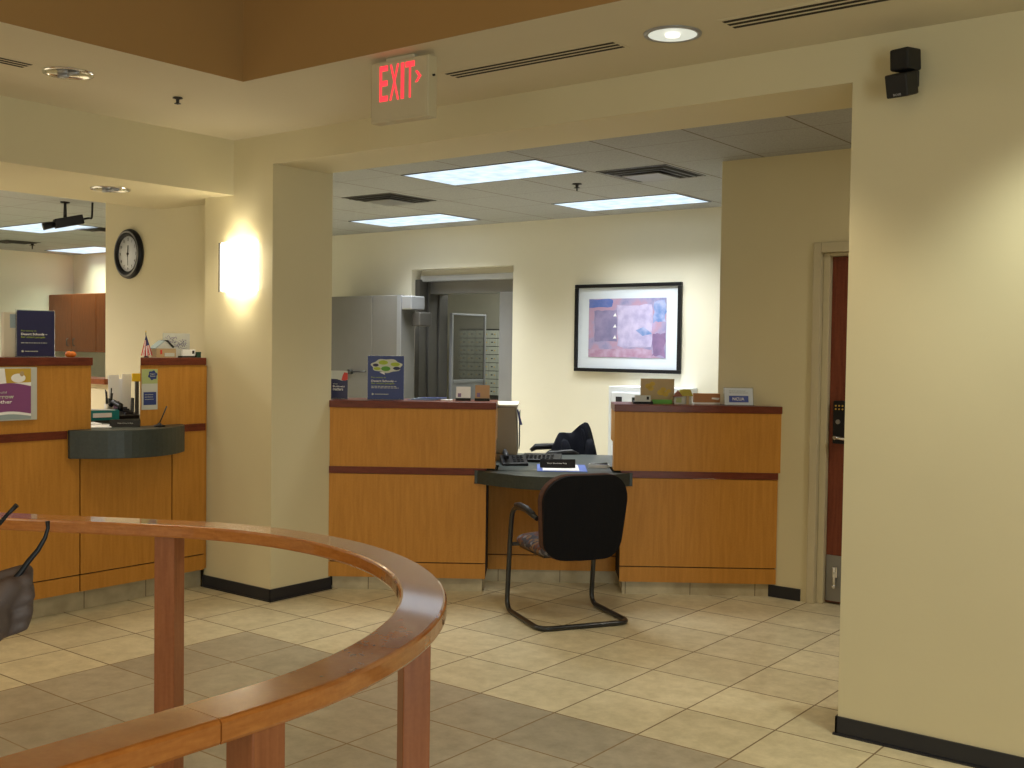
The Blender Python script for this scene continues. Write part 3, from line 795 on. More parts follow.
# blue poster card on the cap
def big_poster(t, w, h, cloud, y=0.):
    MB().box(0, w, y, y+.004, 0, h).build('card', 'poster_blue' if cloud else 'poster_navy', t)
    text_part('Put money in', 'lettering', 'lime', t, w*.10, y, h*(.54 if not cloud else .485), w*.40, h*.042)
    text_part('Desert Schools –', 'lettering', 'paper_white', t, w*.10, y, h*(.47 if not cloud else .405), w*.70, h*.050, bold=.02)
    text_part('for smart people', 'lettering', 'lime', t, w*.10, y, h*(.40 if not cloud else .345), w*.64, h*.052, bold=.012)
    rows(t, 'small_print', 'cloud_grey', w*.10, w*.88, h*.30, 2 if cloud else 1, h*.035, h*.014, y)
    rows(t, 'small_print', 'cloud_grey', w*.20, w*.62, h*.12, 1, h*.03, h*.016, y)
    MB().xz(ellipse(w*.14, h*.128, w*.028, w*.028, 14), y-.0012, y).build('emblem', 'cloud_grey', t)
bp1 = on_left('advertising_card', 'dark navy advertising card with white and green lettering on the left counter cap', 'advertising card', 3.082, .10, TOPL)
big_poster(bp1, .216, .258, False)
MB().box(-.004, .222, -.006, .016, 0, .006).box(-.004, .222, .006, .010, .0, .262).build('stand', 'acrylic', bp1)
fb = on_left('brochure_holder', 'pale beige brochure holder behind the navy advertising card', 'brochure holder', 3.022, .13, TOPL)
MB().box(0, .075, 0, .03, 0, .246).build('holder_body', 'beige_plastic_light', fb, bevel=.002)
MB().box(.035, .065, -.002, 0, .16, .235).build('leaflet', 'roof_blue', fb)
# orange pumpkin
pk = on_left('toy_pumpkin', 'tiny orange pumpkin on the left counter cap by the end', 'pumpkin', 3.425, .15, TOPL)
b = MB()
for k in range(8):
    a = 2*PI*k/8; b.ball((.013*math.cos(a), .013*math.sin(a), .017), .018, sc=(1, 1, .95), seg=10)
b.build('pumpkin_body', 'orange', pk); MB().cyl((0, 0, .03), (.003, 0, .042), .004, .003, n=8).build('stem', 'dark_green', pk)
# flag
fl = on_left('desk_flag', 'small stars and stripes desk flag drooping on a gold tipped stick', 'flag', 3.868, .07, TOPL)
b = MB(); b.lathe([(0, 0), (.016, 0), (.014, .006), (.005, .01), (.004, .012)], 16); b.cyl((-.0, 0, .01), (-.004, 0, .150), .0022, n=8); b.build('staff', 'black_plastic', fl)
MB().lathe([(0, .164), (.004, .156), (.0015, .149), (0, .148)], 10, M=Matrix.Translation((-.004, 0, 0))).build('finial', 'gold', fl)
# drooping cloth as fan with folds: stripes alternate
n = 11; b = MB()
def cloth(u, v):
    # u 0..1 across, v 0..1 down
    x = -.004 + v*(-.036+.078*u) + .0; z = .138 - v*.128 + .004*math.sin(u*9)*v; y = -.006*math.sin(u*14)*v - .003
    return Vector((x, y, z))
for i in range(n):
    u0, u1 = i/n, (i+1)/n
    for j in range(8):
        v0, v1 = .03+j/8*.97, .03+(j+1)/8*.97
        q4 = [b.bm.verts.new(cloth(*p)) for p in ((u0, v0), (u1, v0), (u1, v1), (u0, v1))]
        mi = 2 if (v1 < .56 and u0 > .38) or v1 < .30 else (i % 2)
        b.bm.faces.new(q4).material_index = mi
cl = b.build('flag_cloth', ['red', 'paper_white', 'flag_blue'], fl)
so = cl.modifiers.new('solid', 'SOLIDIFY'); so.thickness = .0012
# little house
hs = on_left('model_house', 'small cardboard model house with blue grey roof beside the flag', 'model house', 3.945, .085, TOPL)
MB().box(.004, .142, 0, .055, 0, .055).build('house_wall', 'cardboard_tan', hs)
b = MB(); b.xz([(-.002, .055), (.068, .100), (.146, .055)], -.002, .010); b.xz([(-.002, .055), (.068, .100), (.146, .055)], .045, .058); b.build('gable', 'paper_grey', hs)
b = MB(); b.xz([(-.006, .052), (.055, .094), (.064, .100), (.058, .104), (-.010, .056)], -.004, .060); b.build('roof', 'roof_blue', hs)
b = MB(); b.xz([(.068, .104), (.078, .107), (.128, .064), (.118, .058)], -.006, .060); b.build('roof', 'black_plastic', hs)
MB().box(.06, .13, -.002, 0, .006, .028).build('window', 'paper_grey', hs)
MB().box(.030, .042, -.002, 0, .02, .046).build('door', 'red', hs)
# line drawing sheet
sh = on_left('drawing_sheet', 'white card with fine blue line drawings standing on the pod end', 'card', 4.025, .13, TOPL)
MB().box(0, .195, 0, .004, 0, .150).build('sheet', 'paper_grey', sh)
b = MB()
for cx, cz, w0 in ((.055, .125, .08), (.055, .115, .07), (.125, .085, .09), (.12, .075, .10), (.13, .065, .08), (.06, .100, .06), (.14, .105, .05), (.10, .095, .12)):
    x = cx-w0/2; pz = cz
    while x < cx+w0/2:
        z2 = cz+random.uniform(-.012, .012); b.cyl((x, -.0012, pz), (x+.007, -.0012, z2), .0011, n=5); x += .007; pz = z2
b.build('line_drawing', 'art_slate', sh)
cdh = on_left('business_card_holder', 'black holder of white business cards before the line drawing sheet', 'card holder', 4.095, .035, TOPL)
MB().xz([(0, 0), (.105, 0), (.112, .026), (.098, .010), (.004, .010)], 0, .045).build('holder', 'black_plastic', cdh)
b = MB(); b.box(.012, .104, .008, .026, .010, .050); b.build('business_card', 'paper_white', cdh)
MB().box(.080, .096, .006, .009, .024, .044).build('printed_logo', 'dark_plastic', cdh)
gb = on_left('small_box', 'tiny dark green box at the right end of the left counter cap', 'box', 4.205, .04, TOPL)
MB().box(0, .034, 0, .03, 0, .034).build('box_body', 'dark_green', gb, bevel=.002); MB().box(-.001, .035, -.001, .031, .027, .035).build('lid', 'dark_green', gb, bevel=.001)
# brochure on the pod front
br = on_left('hanging_leaflet', 'green and white leaflet with dark blue shapes on the pod front', 'leaflet', 3.788, -.001, 1.14)
MB().box(0, .108, -.003, -.0002, 0, .242).build('paper', 'paper_grey', br)
MB().box(.0, .108, -.0036, -.003, .155, .242).build('green_field', 'pale_green', br)
pts = []
for i in range(30):
    a = 2*PI*i/30; r = .027*(1+.13*math.sin(a*6)); pts.append((.074+r*1.1*math.cos(a), .205+r*math.sin(a)))
MB().xz(pts, -.0044, -.003).build('blue_burst', 'poster_blue', br)
text_part('Bigger', 'lettering', 'cloud_grey', br, .056, -.0045, .208, .036, .008); text_part('Better', 'lettering', 'cloud_grey', br, .056, -.0045, .196, .036, .008)
MB().box(.012, .098, -.0040, -.003, .028, .105).build('blue_panel', 'poster_blue', br)
rows(br, 'small_print', 'cloud_grey', .02, .088, .088, 3, .014, .003, -.0041)
# pen on the slab
pn = thing('counter_pen', 'black pen leaning in a round weighted base on the left worktop', 'pen', (-5.60, 3.83, 1.0455))
MB().lathe([(0, 0), (.034, 0), (.033, .008), (.012, .014), (.008, .022), (0, .022)], 24).build('pen_base', 'black_plastic', pn)
MB().cyl((0, 0, .018), (.0, .050, .118), .0035, .0045, n=10).build('pen_barrel', 'black_metal', pn)
np_ = thing('name_plate', 'black desk name plate on the left curved worktop', 'name plate', (-5.755, 3.60, 1.0455), math.radians(52))
MB().yz([(0, 0), (.04, 0), (.026, .042), (.016, .042)], 0, .17).build('plate', 'black_plastic', np_, bevel=.002)
tt = text_part('New Account Rep', 'lettering', 'paper_grey', np_, .045, .0, 0, .085, .008)
tt.matrix_local = Matrix.Translation((0, .006, .017)) @ Matrix.Rotation(math.radians(-20), 4, 'X')
pp = thing('paper_stack', 'loose white papers on the left worktop beside the name plate', 'papers', (-5.80, 3.50, 1.0455), math.radians(60))
MB().box(.0, .12, -.04, .17, 0, .004).build('sheet', 'paper_white', pp)
MB().box(.01, .11, .14, .30, .002, .010, M=Matrix.Rotation(.25, 4, 'Z')).build('sheet', 'paper_white', pp)
# tray and clutter on the back work surface (world anchors near X -6.5)
def bk(name, label, cat, y, x, z=1.0405, rz=PI/2): return thing(name, label, cat, (x, y, z), rz)
ty = bk('desk_tray', 'teal plastic desk tray full of papers behind the left worktop', 'tray', 3.83, -6.36, 1.0405, math.radians(80))
b = MB(); b.box(0, .20, 0, .16, 0, .004); b.box(0, .20, 0, .004, .004, .062); b.box(0, .20, .156, .16, .004, .062); b.box(0, .004, .004, .156, .004, .062); b.box(.196, .2, .004, .156, .004, .062)
b.build('tray_shell', 'teal_plastic', ty)
MB().box(.01, .19, .01, .15, .016, .070, M=Matrix.Rotation(.05, 4, 'Y')).build('paper', 'paper_grey', ty)
MB().box(.03, .15, -.004, .0, .018, .046).build('label', 'paper_white', ty)
bt = bk('desk_telephone', 'black desk telephone behind the leaflet pod', 'telephone', 4.06, -6.38, 1.0405, math.radians(88))
MB().yz([(0, 0), (.15, 0), (.15, .06), (0, .02)], 0, .15).build('phone_body', 'black_plastic', bt, bevel=.004)
MB().tube([(.02, .02, .055), (.03, .03, .085), (.03, .12, .105), (.02, .14, .08)], .017, n=10).build('handset', 'black_plastic', bt)
b = MB()
for r in range(4):
    for c in range(3): b.box(.065+c*.022, .08+c*.022, .03+r*.026, .046+r*.026, .030+r*.010, .040+r*.010)
b.build('keypad', 'dark_plastic', bt)
fh = bk('document_holder', 'upright rack of white forms left of the yellow note', 'document holder', 4.165, -6.66, 1.0405, math.radians(78))
MB().box(0, .17, 0, .01, 0, .02).box(.0, .006, 0, .07, 0, .12).box(.164, .17, 0, .07, 0, .12).build('rack', 'dark_plastic', fh)
b = MB(); b.box(.01, .085, .02, .023, .01, .275, M=Matrix.Rotation(-.04, 4, 'Y')); b.box(.09, .155, .03, .033, .01, .285, M=Matrix.Rotation(.03, 4, 'Y')); b.box(.03, .13, .05, .053, .01, .25)
b.build('form', 'paper_white', fh)
b = MB(); b.box(.02, .075, .0165, .0185, .02, .10); b.build('photo_print', 'art_plum', fh)
yn = bk('sticky_note_block', 'bright yellow note block above the black telephone', 'sticky notes', 4.275, -6.56, 1.0405, math.radians(80))
MB().box(.03, .05, .01, .03, 0, .235).build('stand', 'steel_dark', yn)
MB().box(0, .07, .0, .012, .235, .29).build('note_pad', 'yellow_note', yn, bevel=.002)
pcp = bk('pen_cup', 'clear cup of black pens at the back of the left teller position', 'pen cup', 4.10, -6.56)
MB().lathe([(0, 0), (.026, 0), (.03, .09), (.028, .09), (.024, .004), (0, .004)], 20).build('cup', 'beige_plastic_light', pcp)
for i in range(4):
    a = i*1.6; p = MB().cyl((.008*math.cos(a), .008*math.sin(a), .006), (.026*math.cos(a), .026*math.sin(a), .16+.012*i), .0045, n=8).build('pen', 'black_plastic', pcp)

# security camera
scm = thing('security_camera', 'black security camera hung on a rod from the office ceiling', 'security camera', (-8.95, 5.17, ZC), math.radians(252))
# local x along body
MB().lathe([(0, 0), (.04, 0), (.038, -.012), (0, -.014)], 20).build('ceiling_plate', 'black_plastic', scm)
MB().cyl((0, 0, -.01), (0, 0, -.15), .012, .016).build('mount_rod', 'black_metal', scm)
M = Matrix.Translation((0, 0, -.175)) @ Matrix.Rotation(math.radians(14), 4, 'Y') @ Matrix.Scale(1.25, 4)
MB().box(-.12, .07, -.035, .035, -.032, .032, M=M).build('camera_housing', 'dark_plastic', scm, bevel=.006)
b = MB(); q0 = M @ Vector((.07, 0, -.003)); q1 = M @ Vector((.15, 0, -.006)); b.cyl(q0, q1, .027, .031); b.build('lens_barrel', 'black_plastic', scm)
M2 = M @ Matrix.Translation((.151, 0, -.006)); MB().cyl(M @ Vector((.149, 0, -.006)), M @ Vector((.152, 0, -.006)), .018).build('lens_glass', 'mirror_glass', scm)
MB().tube(smooth_path([M @ Vector((-.12, 0, 0)), M @ Vector((-.16, .03, .0)), (-.20, .10, -.14), (-.20, .12, -.0)], .1), .009, n=8).build('cable', 'black_plastic', scm)

# office cabinets on the far wall
oc = thing('wall_cabinet', 'cherry upper wall cabinets in the far left office corner', 'cabinet', (-13.9, 8.41, 1.40))
MB().box(-.45, 1.3, -.34, 0, 0, .78).build('body', 'office_cherry', oc, bevel=.003)
for k in range(3):
    dr = MB().box(-.445+k*.585, -.445+k*.585+.575, -.362, -.342, .004, .776).build('cabinet_door', 'office_cherry', oc, bevel=.003)
    xh = -.445+k*.585+(.50 if k % 2 == 0 else .07)
    MB().tube([(xh, -.364, .08), (xh, -.392, .09), (xh, -.392, .17), (xh, -.364, .18)], .006, n=8).build('handle', 'steel_dark', dr)
ob = thing('base_cabinet', 'cherry base cabinet with counter under the far wall cabinets', 'cabinet', (-13.89, 8.40, 0))
MB().box(-.45, 1.3, -.56, 0, .1, .88).build('body', 'office_cherry', ob); MB().box(-.45, 1.32, -.60, 0, .88, .92).build('countertop', 'laminate_green', ob); MB().box(-.44, 1.28, -.50, 0, 0, .1).build('plinth', 'vinyl_base', ob)
for k in range(3): MB().box(-.445+k*.585, -.445+k*.585+.575, -.58, -.56, .12, .86).build('cabinet_door', 'office_cherry', ob, bevel=.003)

# ------------------------------------------------------------------ right teller desk (local frame s,d)
A36 = math.radians(36.5); P0 = Vector((-5.11, 4.775, 0))
PF = (P0.x+.03*math.sin(A36), P0.y-.03*math.cos(A36), 0)
U = Vector((math.cos(A36), math.sin(A36), 0)); V = Vector((-math.sin(A36), math.cos(A36), 0))
def rc(s, d, z): p = P0+U*s+V*d; return (p.x, p.y, z)
ZT = 1.195
def pedestal(label, s0, s1, l0, l1, seams):
    t = thing('teller_counter', label, 'counter', rc(0, -.03, 0), A36)
    # upper section
    MB().box(s0, s1, .0, .14, .78, 1.15).build('upper_panel', 'maple', t)
    MB().box(s0-.003, s1+.003, -.010, .34, 1.15, ZT).build('cap', 'cherry', t, bevel=.003)
    MB().box(s0, s1, .14, .33, .95, 1.15).build('upper_core', 'maple', t)
    MB().box(l0, l1, -.006, .03, .738, .78).build('trim_rail', 'cherry', t)
    MB().box(l0, l1, .0, .014, .183, .735).build('lower_panel', 'maple', t)
    MB().box(l0, l1, .0, .014, .083, .176).build('base_panel', 'maple', t)
    MB().box(s0-(.05 if s0 < 0 else 0), s1, .02, .13, .69, .78).box(l0-(.06 if s0 < 0 else 0), l0+.0, .02, .28, .0, 1.14).build('leak_filler', 'dark_gap', t) if s0 < 0 else None  # dark fill added against light leaking beside the column
    MB().box(l0, l1, .014, .305, .085, .683).build('side_panel', 'dark_gap', t)
    MB().box(l0+.02, l1-.02, .03, .30, 0, .085).build('toe_kick', 'toe_tile', t)
    return t
pedestal('maple teller counter section with cherry cap between the column and desk chair', -.03, 1.012, -.032, .957, ())
pedestal('maple teller counter section with cherry cap left of the side door', 1.755, 2.79, 1.80, 2.775, ())
dk = thing('teller_desk', 'sit down teller desk with dark speckled curved top behind the visitor chair', 'desk', rc(0, -.03, 0), A36)
fr = arc_front((.885, .01), (1.87, .01), .30, 24)
pts = fr + [(1.875, .035), (1.80, .036), (1.745, .15), (2.3, .35), (2.3, 1.08), (.4, 1.20), (.4, .35), (1.03, .15), (.96, .036), (.88, .035)]
pts = fr + [(1.872, -.008), (1.748, -.008), (1.748, .345), (2.3, .345), (2.3, 1.08), (.4, 1.22), (.4, .345), (1.026, .345), (1.026, -.008), (.883, -.008)]
MB().prism(pts, .685, .768).build('desk_top', 'laminate_green', dk, bevel=.003)
MB().box(.96, 1.797, .31, .33, .185, .684).build('knee_panel', 'maple', dk)
MB().box(.96, 1.797, .31, .33, .083, .178).build('base_panel', 'maple', dk)
MB().box(.90, 1.86, .325, .36, 0, .084).build('toe_kick', 'toe_tile', dk)
MB().box(.90, 1.86, .332, .338, .085, .684).build('leak_backing', 'dark_gap', dk)  # dark backing added so no light shows through the knee panel gap
for s in (.42, 2.26): MB().box(s, s+.03, .5, 1.05, 0, .684).build('end_leg', 'maple', dk)

def on_right(name, label, cat, s, d, z=ZT, extra=0., group=None): return thing(name, label, cat, rc(s, d, z), A36+extra, group)
# cards on the left section
t = on_right('advertising_card', 'blue advertising card with white cloud of green words on the right teller counter', 'advertising card', .186, .10)
big_poster(t, .231, .280, True)
pts = []
lob = [(.30, .82, .20), (.50, .87, .20), (.75, .84, .19), (.82, .75, .16), (.65, .67, .17), (.42, .68, .17), (.25, .74, .17)]
import functools
def cloud_pts(w, h, n=60):
    out = []
    for i in range(n):
        a = 2*PI*i/n; r = 1+.07*math.sin(7*a); out.append((w*(.52+.42*r*math.cos(a)), h*(.775+.155*r*math.sin(a))))
    return out
cl = MB().xz(cloud_pts(.231, .280), -.0012, .0).build('speech_cloud', 'cloud_grey', t)
MB().xz([(.075, .175), (.105, .178), (.110, .160)], -.0012, 0).build('cloud_tail', 'paper_white', t)
for (cx, cz, rx, rz, m_, s_) in ((.43, .85, .13, .05, 'lime', 'FEES'), (.76, .81, .13, .045, 'lime', 'RATES'), (.50, .71, .13, .055, 'leaf_green', 'TRUST'), (.22, .79, .08, .035, 'poster_navy', 'SAVE'), (.80, .72, .10, .038, 'poster_navy', 'VALUE'), (.26, .71, .10, .035, 'lime', '')):
    e = MB().xz(ellipse(cx*.231, cz*.280, rx*.231, rz*.280, 20), -.0022, -.001).build('word_bubble', m_, t)
MB().box(-.003, .234, -.004, .02, 0, .005).box(-.002, .233, .0045, .008, 0, .284).build('stand', 'acrylic', t)
t = on_right('advertising_card', 'small navy card with red photo corner next to the column', 'advertising card', -.012, .11)
MB().box(-.04, .068, 0, .004, 0, .180).build('card', 'poster_navy', t)
MB().xz([(-.04, .13), (.0, .128), (.03, .118), (.068, .124), (.068, .182), (-.04, .182)], -.001, 0).build('white_field', 'paper_grey', t)
MB().xz([(.028, .122), (.05, .119), (.068, .126), (.068, .168), (.045, .172), (.036, .150)], -.002, 0).build('red_photo', 'red', t)
text_part('the', 'lettering', 'cloud_grey', t, -.026, 0, .094, .03, .008); text_part('Business', 'lettering', 'paper_white', t, -.026, 0, .076, .075, .012, bold=.01); text_part('matters', 'lettering', 'paper_white', t, -.026, 0, .055, .065, .015, bold=.01)
MB().box(-.042, .07, -.004, .02, 0, .005).build('stand', 'acrylic', t)
t = on_right('leaflet_pile', 'low pile of blue leaflets spread beside the cloud card', 'leaflets', .44, .10)
for k in range(7):
    MB().box(0, .17, 0, .09, 0, .002, M=Matrix.Translation((.018*k*.7, .004*k, .0022*k)) @ Matrix.Rotation(random.uniform(-.06, .06), 4, 'Z')).build('leaflet', 'roof_blue' if k % 2 else 'poster_blue', t)
t = on_right('card_stack', 'thin stack of white slips beside the blue leaflets', 'cards', .655, .09)
for k in range(4): MB().box(0, .075, 0, .05, k*.002, k*.002+.0017, M=Matrix.Rotation(.02*k, 4, 'Z')).build('slip', 'paper_white', t)
def card_holder(s, w, h, mat, label, d=.12):
    t = on_right('business_card_holder', label, 'card holder', s, d)
    MB().yz([(-.012, 0), (.05, 0), (.05, .02), (.012, .016), (.004, .010), (-.008, .018)], -.002, w+.002).build('holder', 'black_plastic', t)
    M = Matrix.Translation((0, .004, .012)) @ Matrix.Rotation(math.radians(-14), 4, 'X')
    MB().box(0, w, 0, .008, 0, h, M=M).build('business_card', mat, t)
    MB().box(w*.12, w*.35, -.001, 0, h*.15, h*.45, M=M).build('printed_logo', 'art_plum', t)
card_holder(.75, .092, .080, 'paper_white', 'black holder of white business cards on the counter section beside the column')
card_holder(.872, .092, .092, 'kraft', 'black holder of tan business cards at the counter end by the monitor')
# right section
t = on_right('greeting_card', 'standing cream card with orange flower pattern on the right counter section', 'card', 1.93, .16)
MB().box(0, .215, 0, .003, 0, .158).box(.02, .20, .003, .05, 0, .012).build('card', 'cardboard_tan', t)
b = MB()
for (x, z, r) in ((.05, .11, .022), (.075, .125, .018), (.065, .095, .02), (.13, .07, .024), (.16, .06, .02), (.145, .09, .018), (.18, .08, .015)):
    MB().xz(ellipse(x, z, r, r*.8, 9), -.0012, 0).build('flower_print', 'ochre', t)
t = on_right('business_card_holder', 'black card holder with one white card before the flower card', 'card holder', 1.885, .05)
MB().yz([(-.012, 0), (.05, 0), (.05, .02), (.0, .014)], -.01, .115).build('holder', 'black_plastic', t)
MB().box(0, .10, 0, .006, .008, .056, M=Matrix.Rotation(math.radians(-14), 4, 'X')).build('business_card', 'paper_grey', t)
MB().box(.075, .090, -.001, 0, .028, .048, M=Matrix.Rotation(math.radians(-14), 4, 'X')).build('printed_logo', 'black_plastic', t)
t = on_right('small_box', 'tiny dark green box at the left end of the right counter section', 'box', 1.885, .24)
MB().box(0, .055, 0, .03, 0, .032).build('box_body', 'dark_green', t, bevel=.002); MB().box(.006, .04, -.001, 0, .002, .008).build('label', 'paper_white', t)
t = on_right('leaflet_holder', 'low bright green leaflet strip below the flower card', 'leaflets', 2.0, .10)
MB().box(0, .125, 0, .03, 0, .026).build('leaflet', 'leaf_green', t, bevel=.001); MB().box(-.004, .129, .031, .036, 0, .02).build('holder', 'acrylic', t)
t = on_right('model_house', 'tiny model house with yellow green roof on the right counter section', 'model house', 2.135, .10)
MB().box(.006, .115, .0, .05, 0, .055).build('house_wall', 'paper_grey', t)
MB().xz([(.045, .052), (.10, .052), (.122, .052), (.105, .092), (.05, .092), (.03, .075)], -.008, .058).build('roof', 'roof_yellow', t)
MB().xz([(-.006, .046), (.026, .088), (.055, .050)], -.016, .02).build('dormer', 'office_cherry', t)
MB().box(.080, .096, -.012, .0, 0, .055).build('porch_post', 'cardboard_tan', t); MB().box(.016, .05, -.002, 0, .01, .04).build('window', 'pale_green', t)
t = on_right('wooden_box', 'long low wooden box of white slips left of the tilted notice', 'box', 2.268, .13)
MB().box(0, .165, 0, .06, 0, .012).build('bottom', 'paper_white', t); MB().box(0, .165, 0, .008, .012, .068).box(0, .165, .052, .06, .012, .068).box(0, .008, .008, .052, .012, .068).box(.157, .165, .008, .052, .012, .068).build('side', 'wood_box', t)
MB().xz([(.11, .034), (.155, .028), (.163, .042), (.115, .044)], -.001, 0).build('slip', 'paper_white', t)
t = on_right('counter_notice', 'tilted clear notice with blue panel at the right end of the counter', 'notice', 2.45, .05)
M = Matrix.Rotation(math.radians(-16), 4, 'X')
fr_ = MB().box(0, .178, 0, .004, .004, .112, M=M).build('notice_sheet', 'mat_white', t)
b = MB(); b.box(-.003, 0, -.001, .006, 0, .116, M=M); b.box(.178, .181, -.001, .006, 0, .116, M=M); b.box(-.003, .181, -.001, .006, .112, .116, M=M); b.box(-.003, .181, -.02, .05, 0, .004); b.build('clear_stand', 'acrylic', t)
MB().box(.028, .150, -.0012, 0, .020, .062, M=M).build('blue_panel', 'royal_blue', t)
q = text_part('NCUA', 'lettering', 'paper_white', t, 0, 0, 0, .074, .020, bold=.02); q.matrix_local = M @ Matrix.Translation((.050, -.0012, .031))
rs = rows(t, 'small_print', 'dark_plastic', .03, .15, .092, 2, .012, .002, 0); rs.matrix_local = M

# items on the desk
ZD = .7685
def on_desk(name, label, cat, s, d, extra=0.): return thing(name, label, cat, rc(s, d, ZD), A36+extra)
t = on_desk('crt_monitor', 'beige tube monitor seen side on behind the counter end', 'monitor', .74, .60, math.radians(0))
b = MB(); b.box(0, .40, -.06, .38, .035, .375)
for v in b.bm.verts:
    if v.co.x > .3 and v.co.z > .3: v.co.x -= .012
    if v.co.x < .1: v.co.y *= .75; v.co.z = .25+(v.co.z-.25)*.75
b.build('housing', 'beige_plastic', t, bevel=.01)
MB().box(.06, .402, -.068, .39, .371, .386).build('top_ledge', 'beige_plastic_light', t, bevel=.005)
MB().box(.06, .33, -.05, .30, 0, .05).build('base', 'beige_plastic', t, bevel=.01)
MB().box(.407, .412, .0, .32, .08, .33).build('screen', 'dark_plastic', t)
MB().xz([(.395, .352), (.402, .354), (.432, .25), (.412, .25)], -.085, -.055).build('clipped_note', 'flag_blue', t)
t = on_desk('desk_telephone', 'black desk telephone beside the name plate on the teller desk', 'telephone', 1.05, .24, math.radians(8))
MB().yz([(0, 0), (.19, 0), (.19, .055), (0, .018)], 0, .17).build('phone_body', 'black_plastic', t, bevel=.004)
MB().tube([(.03, .02, .05), (.03, .05, .068), (.03, .14, .084), (.03, .175, .072)], .015, n=10).build('handset', 'dark_plastic', t)
b = MB()
for r in range(4):
    for c in range(3): b.box(.075+c*.026, .093+c*.026, .03+r*.03, .048+r*.03, .022+r*.0078, .034+r*.0078)
b.build('keypad', 'dark_plastic', t)
t = on_desk('desk_adding_machine', 'low black adding machine left of the telephone on the desk', 'adding machine', 1.175, .50, math.radians(-4))
MB().yz([(0, 0), (.15, 0), (.15, .05), (0, .02)], 0, .26).build('body', 'black_plastic', t, bevel=.004)
b = MB()
for r in range(3):
    for c in range(7): b.box(.02+c*.028, .038+c*.028, .02+r*.03, .04+r*.03, .024+r*.006, .032+r*.006)
b.build('keypad', 'dark_plastic', t)
t = on_desk('name_plate', 'black desk name plate with pale lettering on the teller desk pad', 'name plate', 1.295, .10, math.radians(2))
t.location.z += .008
MB().yz([(0, 0), (.045, 0), (.026, .055), (.014, .055)], 0, .225).build('plate', 'black_plastic', t, bevel=.004)
q = text_part('New Business Rep', 'lettering', 'paper_white', t, 0, 0, 0, .125, .011); q.matrix_local = Matrix.Translation((.045, .006, .022)) @ Matrix.Rotation(math.radians(-14), 4, 'X')
t = on_desk('desk_pad', 'white paper pad with blue border under the desk name plate', 'pad', 1.275, -.05)
MB().box(0, .315, 0, .40, 0, .004).build('backing', 'pad_blue', t, bevel=.001); MB().box(.035, .265, .02, .36, .004, .007).build('paper', 'paper_white', t)
t = on_desk('pen_tray', 'small white tray with dark pens at the right of the desk', 'pen tray', 1.605, .22, math.radians(-10))
MB().box(0, .13, 0, .07, 0, .006).box(0, .13, 0, .004, .006, .022).box(0, .13, .066, .07, .006, .022).box(0, .004, 0, .07, .006, .022).box(.126, .13, 0, .07, .006, .022).build('tray', 'white_plastic', t)
for k in range(3): MB().cyl((.012, .015+k*.018, .016), (.12, .018+k*.018, .020+.004*k), .005, n=8).build('pen', ['poster_navy', 'black_plastic', 'steel_dark'][k], t)

# white cabinet at the back wall
t = thing('white_cabinet', 'white metal cabinet with square vent against the back wall behind the counter', 'cabinet', (-5.05, 8.41, 0))
MB().box(-.17, .54, -.30, -.002, 0, 1.214).build('body', 'white_paint_panel', t, bevel=.004)
pd = MB().box(-.135, .50, -.312, -.30, .06, 1.165).build('door_panel', 'white_paint_panel', t, bevel=.006)
MB().box(-.085, -.025, -.318, -.311, 1.065, 1.125).build('lock_plate', 'dark_plastic', pd)

# ------------------------------------------------------------------ visitor chair
# local: +y forward (facing), x right
CH = thing('visitor_chair', 'black sled base visitor chair with speckled seat facing the teller desk', 'chair', (-3.554, 5.122, 0), math.radians(149-90))
w = .272; rt = .0145
path = [(-w+.025, -.13, .60), (-w+.01, .04, .635), (-w, .185, .62), (-w, .215, .43), (-w, .255, rt), (-w, -.25, rt), (w, -.25, rt), (w, .255, rt), (w, .215, .43), (w, .185, .62), (w-.01, .04, .635), (w-.025, -.13, .60)]
MB().tube(smooth_path(path, .075), rt, n=12).build('sled_frame', 'black_metal', CH)
b = MB()
b.tube(smooth_path([(-w, .222, .40), (0, .23, .39), (w, .222, .40)], .03), .011, n=8); b.box(-.20, .20, -.12, .24, .375, .392)
b.build('seat_support', 'black_metal', CH)
for s in (-1, 1):
    MB().tube([(s*(w-.02), -.09, .618), (s*(w-.01), .0, .640), (s*(w-.006), .09, .645), (s*(w-.002), .14, .640)], .016, n=10, radii=[.013, .018, .018, .013]).build('armrest_pad', 'dark_plastic', CH)
def rbox(w_, d_, h_, r, power=4, nu=28, nv=14):
    """superellipsoid cushion"""
    b = MB(); V_ = []
    def sp(c, e): return math.copysign(abs(c)**e, c)
    for j in range(nv+1):
        ph = -PI/2+PI*j/nv; row = []
        for i in range(nu):
            th = 2*PI*i/nu
            row.append(b.bm.verts.new((w_*sp(math.cos(ph), .55)*sp(math.cos(th), .42), d_*sp(math.cos(ph), .55)*sp(math.sin(th), .42), h_*sp(math.sin(ph), .8))))
        V_.append(row)
    for j in range(nv):
        for i in range(nu):
            f = b.bm.faces.new((V_[j][i], V_[j][(i+1)%nu], V_[j+1][(i+1)%nu], V_[j+1][i])); f.smooth = True
    bmesh.ops.remove_doubles(b.bm, verts=b.bm.verts, dist=1e-5)
    return b
b = rbox(.245, .255, .048, .05)
for v in b.bm.verts: v.co += Vector((0, .03, .425)); v.co.z += .10*(v.co.y*.15) - (.35*max(0, v.co.y-.18))*.3
b.build('seat', 'speckled_fabric', CH)
